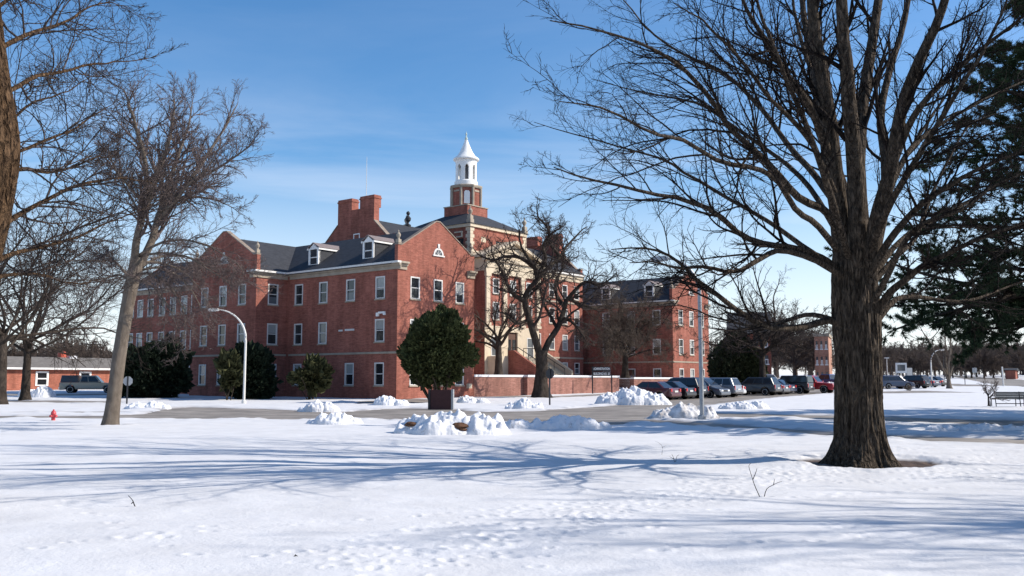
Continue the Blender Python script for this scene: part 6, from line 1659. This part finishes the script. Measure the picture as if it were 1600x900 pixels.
def lettering(body, size, parent, loc, rot, m, extrude=.003, offset=0.0):
    c = bpy.data.curves.new('lettering', 'FONT'); c.body = body; c.size = size; c.align_x = 'CENTER'; c.align_y = 'CENTER'; c.extrude = extrude; c.offset = offset
    t = bpy.data.objects.new('tmp', c); COL.objects.link(t); bpy.context.view_layer.update()
    me = bpy.data.meshes.new_from_object(t.evaluated_get(bpy.context.evaluated_depsgraph_get())); bpy.data.objects.remove(t); bpy.data.curves.remove(c)
    me.name = 'lettering'; me.materials.clear(); me.materials.append(m)
    o = bpy.data.objects.new('lettering', me); COL.objects.link(o); o.parent = parent; o.location = loc; o.rotation_euler = rot
    return o
def stop_sign(px, pb, ytop, sr, ang, lab, backcol):
    g = gz(px, pb); k = g[1] / FPX; H = (pb - ytop) * k + .05; r = sr * k
    e = empty('stop_sign', g, R(ang), lab, 'stop sign', 'stop signs seen from behind')
    p = MB(); p.box(-.045, .045, -.03, .03, -.3, H + .02); p.build('post', M['metal_dark'], e)
    th = [math.pi / 8 + i * math.pi / 4 for i in range(8)]; rr = r / math.cos(math.pi / 8); zc = H - r
    b = MB(); b.prism([(rr * math.cos(t), zc + rr * math.sin(t)) for t in th], lambda x, z, y: (x, y, z), .033, .048); b.build('sign_back', backcol, e)
    f = MB(); f.prism([(rr * .97 * math.cos(t), zc + rr * .97 * math.sin(t)) for t in th], lambda x, z, y: (x, y, z), .049, .054); f.build('sign_face', mat('stop_red', (.45, .02, .02), .5), e)
    lettering('STOP', r * .82, e, (0, .057, zc), (math.pi / 2, 0, math.pi), M['white'])
stop_sign(198, 632, 590, 7.0, 8, 'grey back of an octagonal stop sign before the dark evergreen mounds', M['metal_grey'])
stop_sign(859, 634, 578, 7.6, -38, 'black backed octagonal stop sign on a pole near the gnarled tree', M['metal_dark'])

def admin_sign():
    Y = gnd(941, 616)[1]; a = at(926, 616, Y); b = at(956, 616, Y); z0 = float(base(0, Y)); k = Y / FPX
    e = empty('building_sign', ((a[0] + b[0]) / 2, Y, z0), 0, 'dark two line sign with white lettering on two posts before the terrace wall', 'sign')
    w = (b[0] - a[0]) / 2; zt = at(940, 573, Y)[2] - z0; zb = at(940, 587.5, Y)[2] - z0
    for x, h in ((-w, zt), (w, at(956, 585, Y)[2] - z0)):
        p = MB(); p.box(x - .06, x + .06, -.05, .05, -.3, h); p.build('post', M['metal_dark'], e)
    x0, x1 = -w + .063, at(953.5, 580, Y)[0] - (a[0] + b[0]) / 2; zm = (zt + zb) / 2
    for (z0_, z1_, tx) in ((zm + .03, zt, 'ADMINISTRATION'), (zb, zm - .03, 'BUILDING NO. 20')):
        p = MB(); p.box(x0, x1, -.06, .0, z0_, z1_); o = p.build('board', M['metal_dark'], e)
        t = lettering(tx, .36, o, ((x0 + x1) / 2, -.066, (z0_ + z1_) / 2), (math.pi / 2, 0, 0), M['white'], .004, .012)
        wd = max(v.co.x for v in t.data.vertices) - min(v.co.x for v in t.data.vertices); t.scale = ((x1 - x0) * .95 / wd, .9, 1)
admin_sign()

def panel_sign():
    g = gz(689, 641); k = g[1] / FPX; H = (641 - 609.5) * k; w = 17 * k
    e = empty('brown_sign', g, R(-14), 'plain dark reddish brown sign panel seen from behind, standing under the rounded evergreen', 'sign')
    b = MB(); b.box(-w, w, -.05, .05, -.3, H); b.build('panel', mat('brown_panel', (.075, .030, .028), .7, .3, var=.15), e)
    for s in (-1, 1):
        p = MB(); p.box(s * w - .06 + s * .064, s * w + .06 + s * .064, -.09, .09, -.3, H + .03); p.build('post', M['metal_dark'] if s < 0 else M['metal_grey'], e)
panel_sign()

def hydrant():
    g = gz(83, 659.5); k = g[1] / FPX; H = 19.5 * k; s = H / .75
    e = empty('fire_hydrant', g, R(-20), 'small red fire hydrant in the snow left of the leaning tree', 'fire hydrant')
    m = mat('hydrant_red', (.50, .055, .065), .45, .5, var=.15, scale=5)
    b = MB(); b.lathe([(.15 * s, -.1), (.15 * s, .05 * s), (.115 * s, .07 * s), (.115 * s, .44 * s), (.16 * s, .45 * s), (.16 * s, .50 * s)], 20); b.build('barrel', m, e, smooth=True)
    c = MB(); c.lathe([(.15 * s, .50 * s), (.14 * s, .58 * s), (.09 * s, .66 * s), (.045 * s, .69 * s), (.045 * s, .75 * s), (.01, .755 * s)], 20); c.build('bonnet', m, e, smooth=True)
    for a in (0, math.pi, -math.pi / 2):
        n = MB(); d = (math.cos(a), math.sin(a)); n.tube([(d[0] * .09 * s, d[1] * .09 * s, .36 * s), (d[0] * .2 * s, d[1] * .2 * s, .36 * s), (d[0] * .205 * s, d[1] * .205 * s, .36 * s), (d[0] * .25 * s, d[1] * .25 * s, .36 * s)], [.055 * s, .055 * s, .075 * s, .07 * s], 12); n.build('outlet_cap', m, e)
hydrant()

def bench():
    g = gz(1576, 637); k = g[1] / FPX
    e = empty('park_bench', (g[0], g[1], g[2] + .08), R(-4), 'weathered grey park bench with dark metal arms on the right side of the snow', 'bench')
    m = mat('weathered_board', (.16, .16, .15), .85, .2, var=.3, scale=6, stretch=(.4, 3, 3)); L = 1.05
    b = MB(); [b.prism([(y, z), (y + .035, z), (y + .055, z + .13), (y + .02, z + .13)], lambda yy, zz, x: (x, yy, zz), -L + .3, L) for y, z in ((-.12, .46), (-.10, .60), (-.08, .74))]
    b.build('backrest', m, e)
    s = MB(); [s.box(-L + .3, L, -.06 + q * .12, .05 + q * .12, .42, .45) for q in range(4)]; s.build('seat', m, e)
    for x in (-L + .25, .62, L + .05):
        p = MB(); p.tube([(x, -.2, 0), (x, -.12, .45), (x, -.04, .88)], .03, 6); p.tube([(x, .42, 0), (x, .42, .43), (x, -.1, .43)], .03, 6); p.build('leg', M['metal_dark'], e)
    for x in (-L + .25, L + .05):
        p = MB(); p.tube(resample([(x - .32, -.15, 0), (x - .32, -.15, .42), (x - .2, -.13, .62), (x, -.1, .62)], 10), .03, 6) if x < 0 else p.tube([(x, -.08, .66), (x, .4, .64), (x, .42, .43)], .03, 6); p.build('armrest', M['metal_dark'], e)
    p = MB(); p.box(-L + .25, L + .05, -.13, -.09, .14, .19); p.build('stretcher', M['metal_dark'], e)
bench()

def boards():
    Y = 120.0
    def eg(px, Y): q = at(px, 600, Y); return (q[0], Y, float(base(0, Y)))
    g = eg(1409, 126); k = 126 / FPX
    e = empty('notice_board', g, 0, 'white framed board raised above the dark cars right of the big maple', 'sign')
    zt = at(1409, 567, 126)[2] - g[2]; zb = at(1409, 583, 126)[2] - g[2]; w = 8.6 * k
    f = MB(); f.box(-w, w, -.06, .06, zt - .25, zt); f.box(-w, w, -.06, .06, zb, zb + .3); f.box(-w, -w + .22, -.06, .06, zb + .303, zt - .253); f.box(w - .22, w, -.06, .06, zb + .303, zt - .253); f.build('frame', M['white'], e)
    p = MB(); p.box(-w + .22, w - .22, -.02, .02, zb + .3, zt - .25); p.build('panel', M['glass_mid'], e)
    for x in (-w + .1, w - .1): p = MB(); p.box(x - .06, x + .06, -.05, .05, -.2, zb - .003); p.build('post', M['metal_grey'], e)
    g = gz(1422, 602); Y = g[1]; k = Y / FPX
    e = empty('sign_board', g, R(12), 'plain grey signboard on two dark posts standing before the dark cars', 'sign')
    p = MB(); p.box(-4.5 * k, 4.5 * k, -.04, .04, 6.0 * k, 27 * k); p.build('panel', M['metal_grey'], e)
    for x in (-5.2 * k, 5.2 * k): p = MB(); p.box(x - .05, x + .05, -.05, .05, -.2, 25 * k); p.build('post', M['metal_dark'], e)
    for (px, pb, yt, lab, m, w) in ((1394, 602, 572, 'thin dark post standing in snow left of the grey signboard', 'metal_dark', .05), (1476, 599, 552, 'thin black pole left of the pale multi stemmed tree', 'metal_dark', .06),
                                    (1508, 601, 577, 'slim dark post on the snow right of the multi stemmed tree', 'metal_dark', .06), (1568, 604, 573, 'white leaning marker post beside the far road', 'metal_white', .12),
                                    (1524, 596, 574, 'grey back of a road sign on a thin post by the far road', 'metal_grey', .05), (1468, 592, 556, 'thin dark pole farther back near the multi stemmed tree', 'metal_dark', .06)):
        g = gz(px, pb); H = at(px, yt, g[1])[2] - g[2]
        e = empty('marker_post', g, R(5), lab, 'post'); p = MB(); p.tube([(0, 0, -.2), (-.06 if px == 1568 else 0, 0, H)], [w, w * .9], 8); p.build('post', M[m], e)
        if px == 1524: p = MB(); p.prism([(-.5, H - 1.1), (.5, H - 1.1), (.5, H - .1), (-.5, H - .1)], lambda x, z, y: (x, y, z), .06, .09); p.build('sign_back', M['metal_grey'], e)
boards()

# ------------------------------------------------------------------ twigs and stems standing in the snow
def sprig(px, pb, pts, lab, rad=.006):
    g = gz(px, pb, .1); k = g[1] / FPX
    e = empty('twig', g, 0, lab, 'twig')
    for ln in pts:
        p = MB(); q = [((x - px) * k, dy, (pb - y) * k) for x, y, dy in ln]; q[0] = (q[0][0], q[0][1], q[0][2] - .06) if abs(ln[0][1] - pb) < 2 else q[0]
        p.tube(resample(q, 12), np.linspace(rad, rad * .4, 12), 5); p.build('stem', B_TWIG, e)
sprig(1191, 787, [[(1190, 787, 0), (1181, 772, .02), (1178, 760, .05), (1174, 748, .03), (1172, 741, 0), (1175, 737, 0)], [(1193, 787, 0), (1198, 777, 0), (1207, 770, -.03), (1216, 766, -.02), (1222, 765, 0)], [(1179, 762, .04), (1184, 752, .06), (1186, 745, .05)], [(1208, 770, -.03), (1211, 761, 0)]], 'forked bare weed stem standing in the snow left of the big maple base')
sprig(208, 808, [[(214, 811, 0), (208, 802, .02), (206, 795, 0), (199, 788, 0)], [(207, 798, 0), (203, 801, .02)]], 'short dark twig stuck in the open snow at the lower left', .008)
sprig(455, 897, [[(446, 898, 0), (455, 893, .02), (462, 888, .03), (464, 899, 0)], [(457, 891, .02), (460, 886, .03)]], 'small bent twig on the snow along the bottom border', .006)
sprig(1055, 728, [[(1055, 728, 0), (1052, 722, 0), (1050, 718, 0)], [(1055, 728, 0), (1058, 722, .02), (1062, 719, .03)], [(1054, 726, 0), (1047, 722, .03)]], 'tiny tuft of dry stems beside the maple shadow', .006)
sprig(1033, 716, [[(1034, 716, 0), (1035, 706, 0), (1030, 700, .02), (1024, 697, .03)], [(1035, 707, 0), (1042, 703, 0)]], 'slender pale weed stalk beyond the maple shadow', .004)
def dry_shrub(px, pb, h, seed, lab, Y=None):
    g = gz(px, pb); t = np.random.default_rng(seed); n = 26
    az = t.uniform(0, 6.28, n); el = np.radians(t.uniform(35, 85, n)); S = t.normal(0, .1, (n, 3)) * np.array([1, 1, 0]); D = np.stack([np.cos(az) * np.cos(el), np.sin(az) * np.cos(el), np.sin(el)], -1)
    P, Rr = grow(S, D, np.full(n, h) * t.uniform(.6, 1.1, n), np.full(n, .022), 6, .12, .02, .4, t)
    lv = levels(P, Rr, np.full(n, h), [dict(k=6, f0=.3, l0=.25, l1=.5, n=4, sides=3, rmin=.012)], t)
    V, F = join([tubes(P, Rr, 4)] + [tubes(*q) for q in lv])
    o = mesh_np('dry_shrub', V, [F], [B_TWIGB], smooth=True, loc=g); tag(o, lab, 'shrub', 'dry shrubs along the terrace wall')
dry_shrub(905, 611, 1.3, 1, 'leafless low shrub against the terrace wall left of the two line sign')
dry_shrub(888, 612, 1.2, 2, 'leafless low shrub against the terrace wall just right of the gnarled tree')
dry_shrub(945, 609.5, 1.2, 3, 'leafless low shrub against the terrace wall behind the two line sign')
dry_shrub(783, 616, 1.7, 4, 'single dry shrub before the terrace wall left of the gnarled tree')
dry_shrub(1420, 611, .9, 5, 'low dry bush line in the snow right of the big maple trunk')
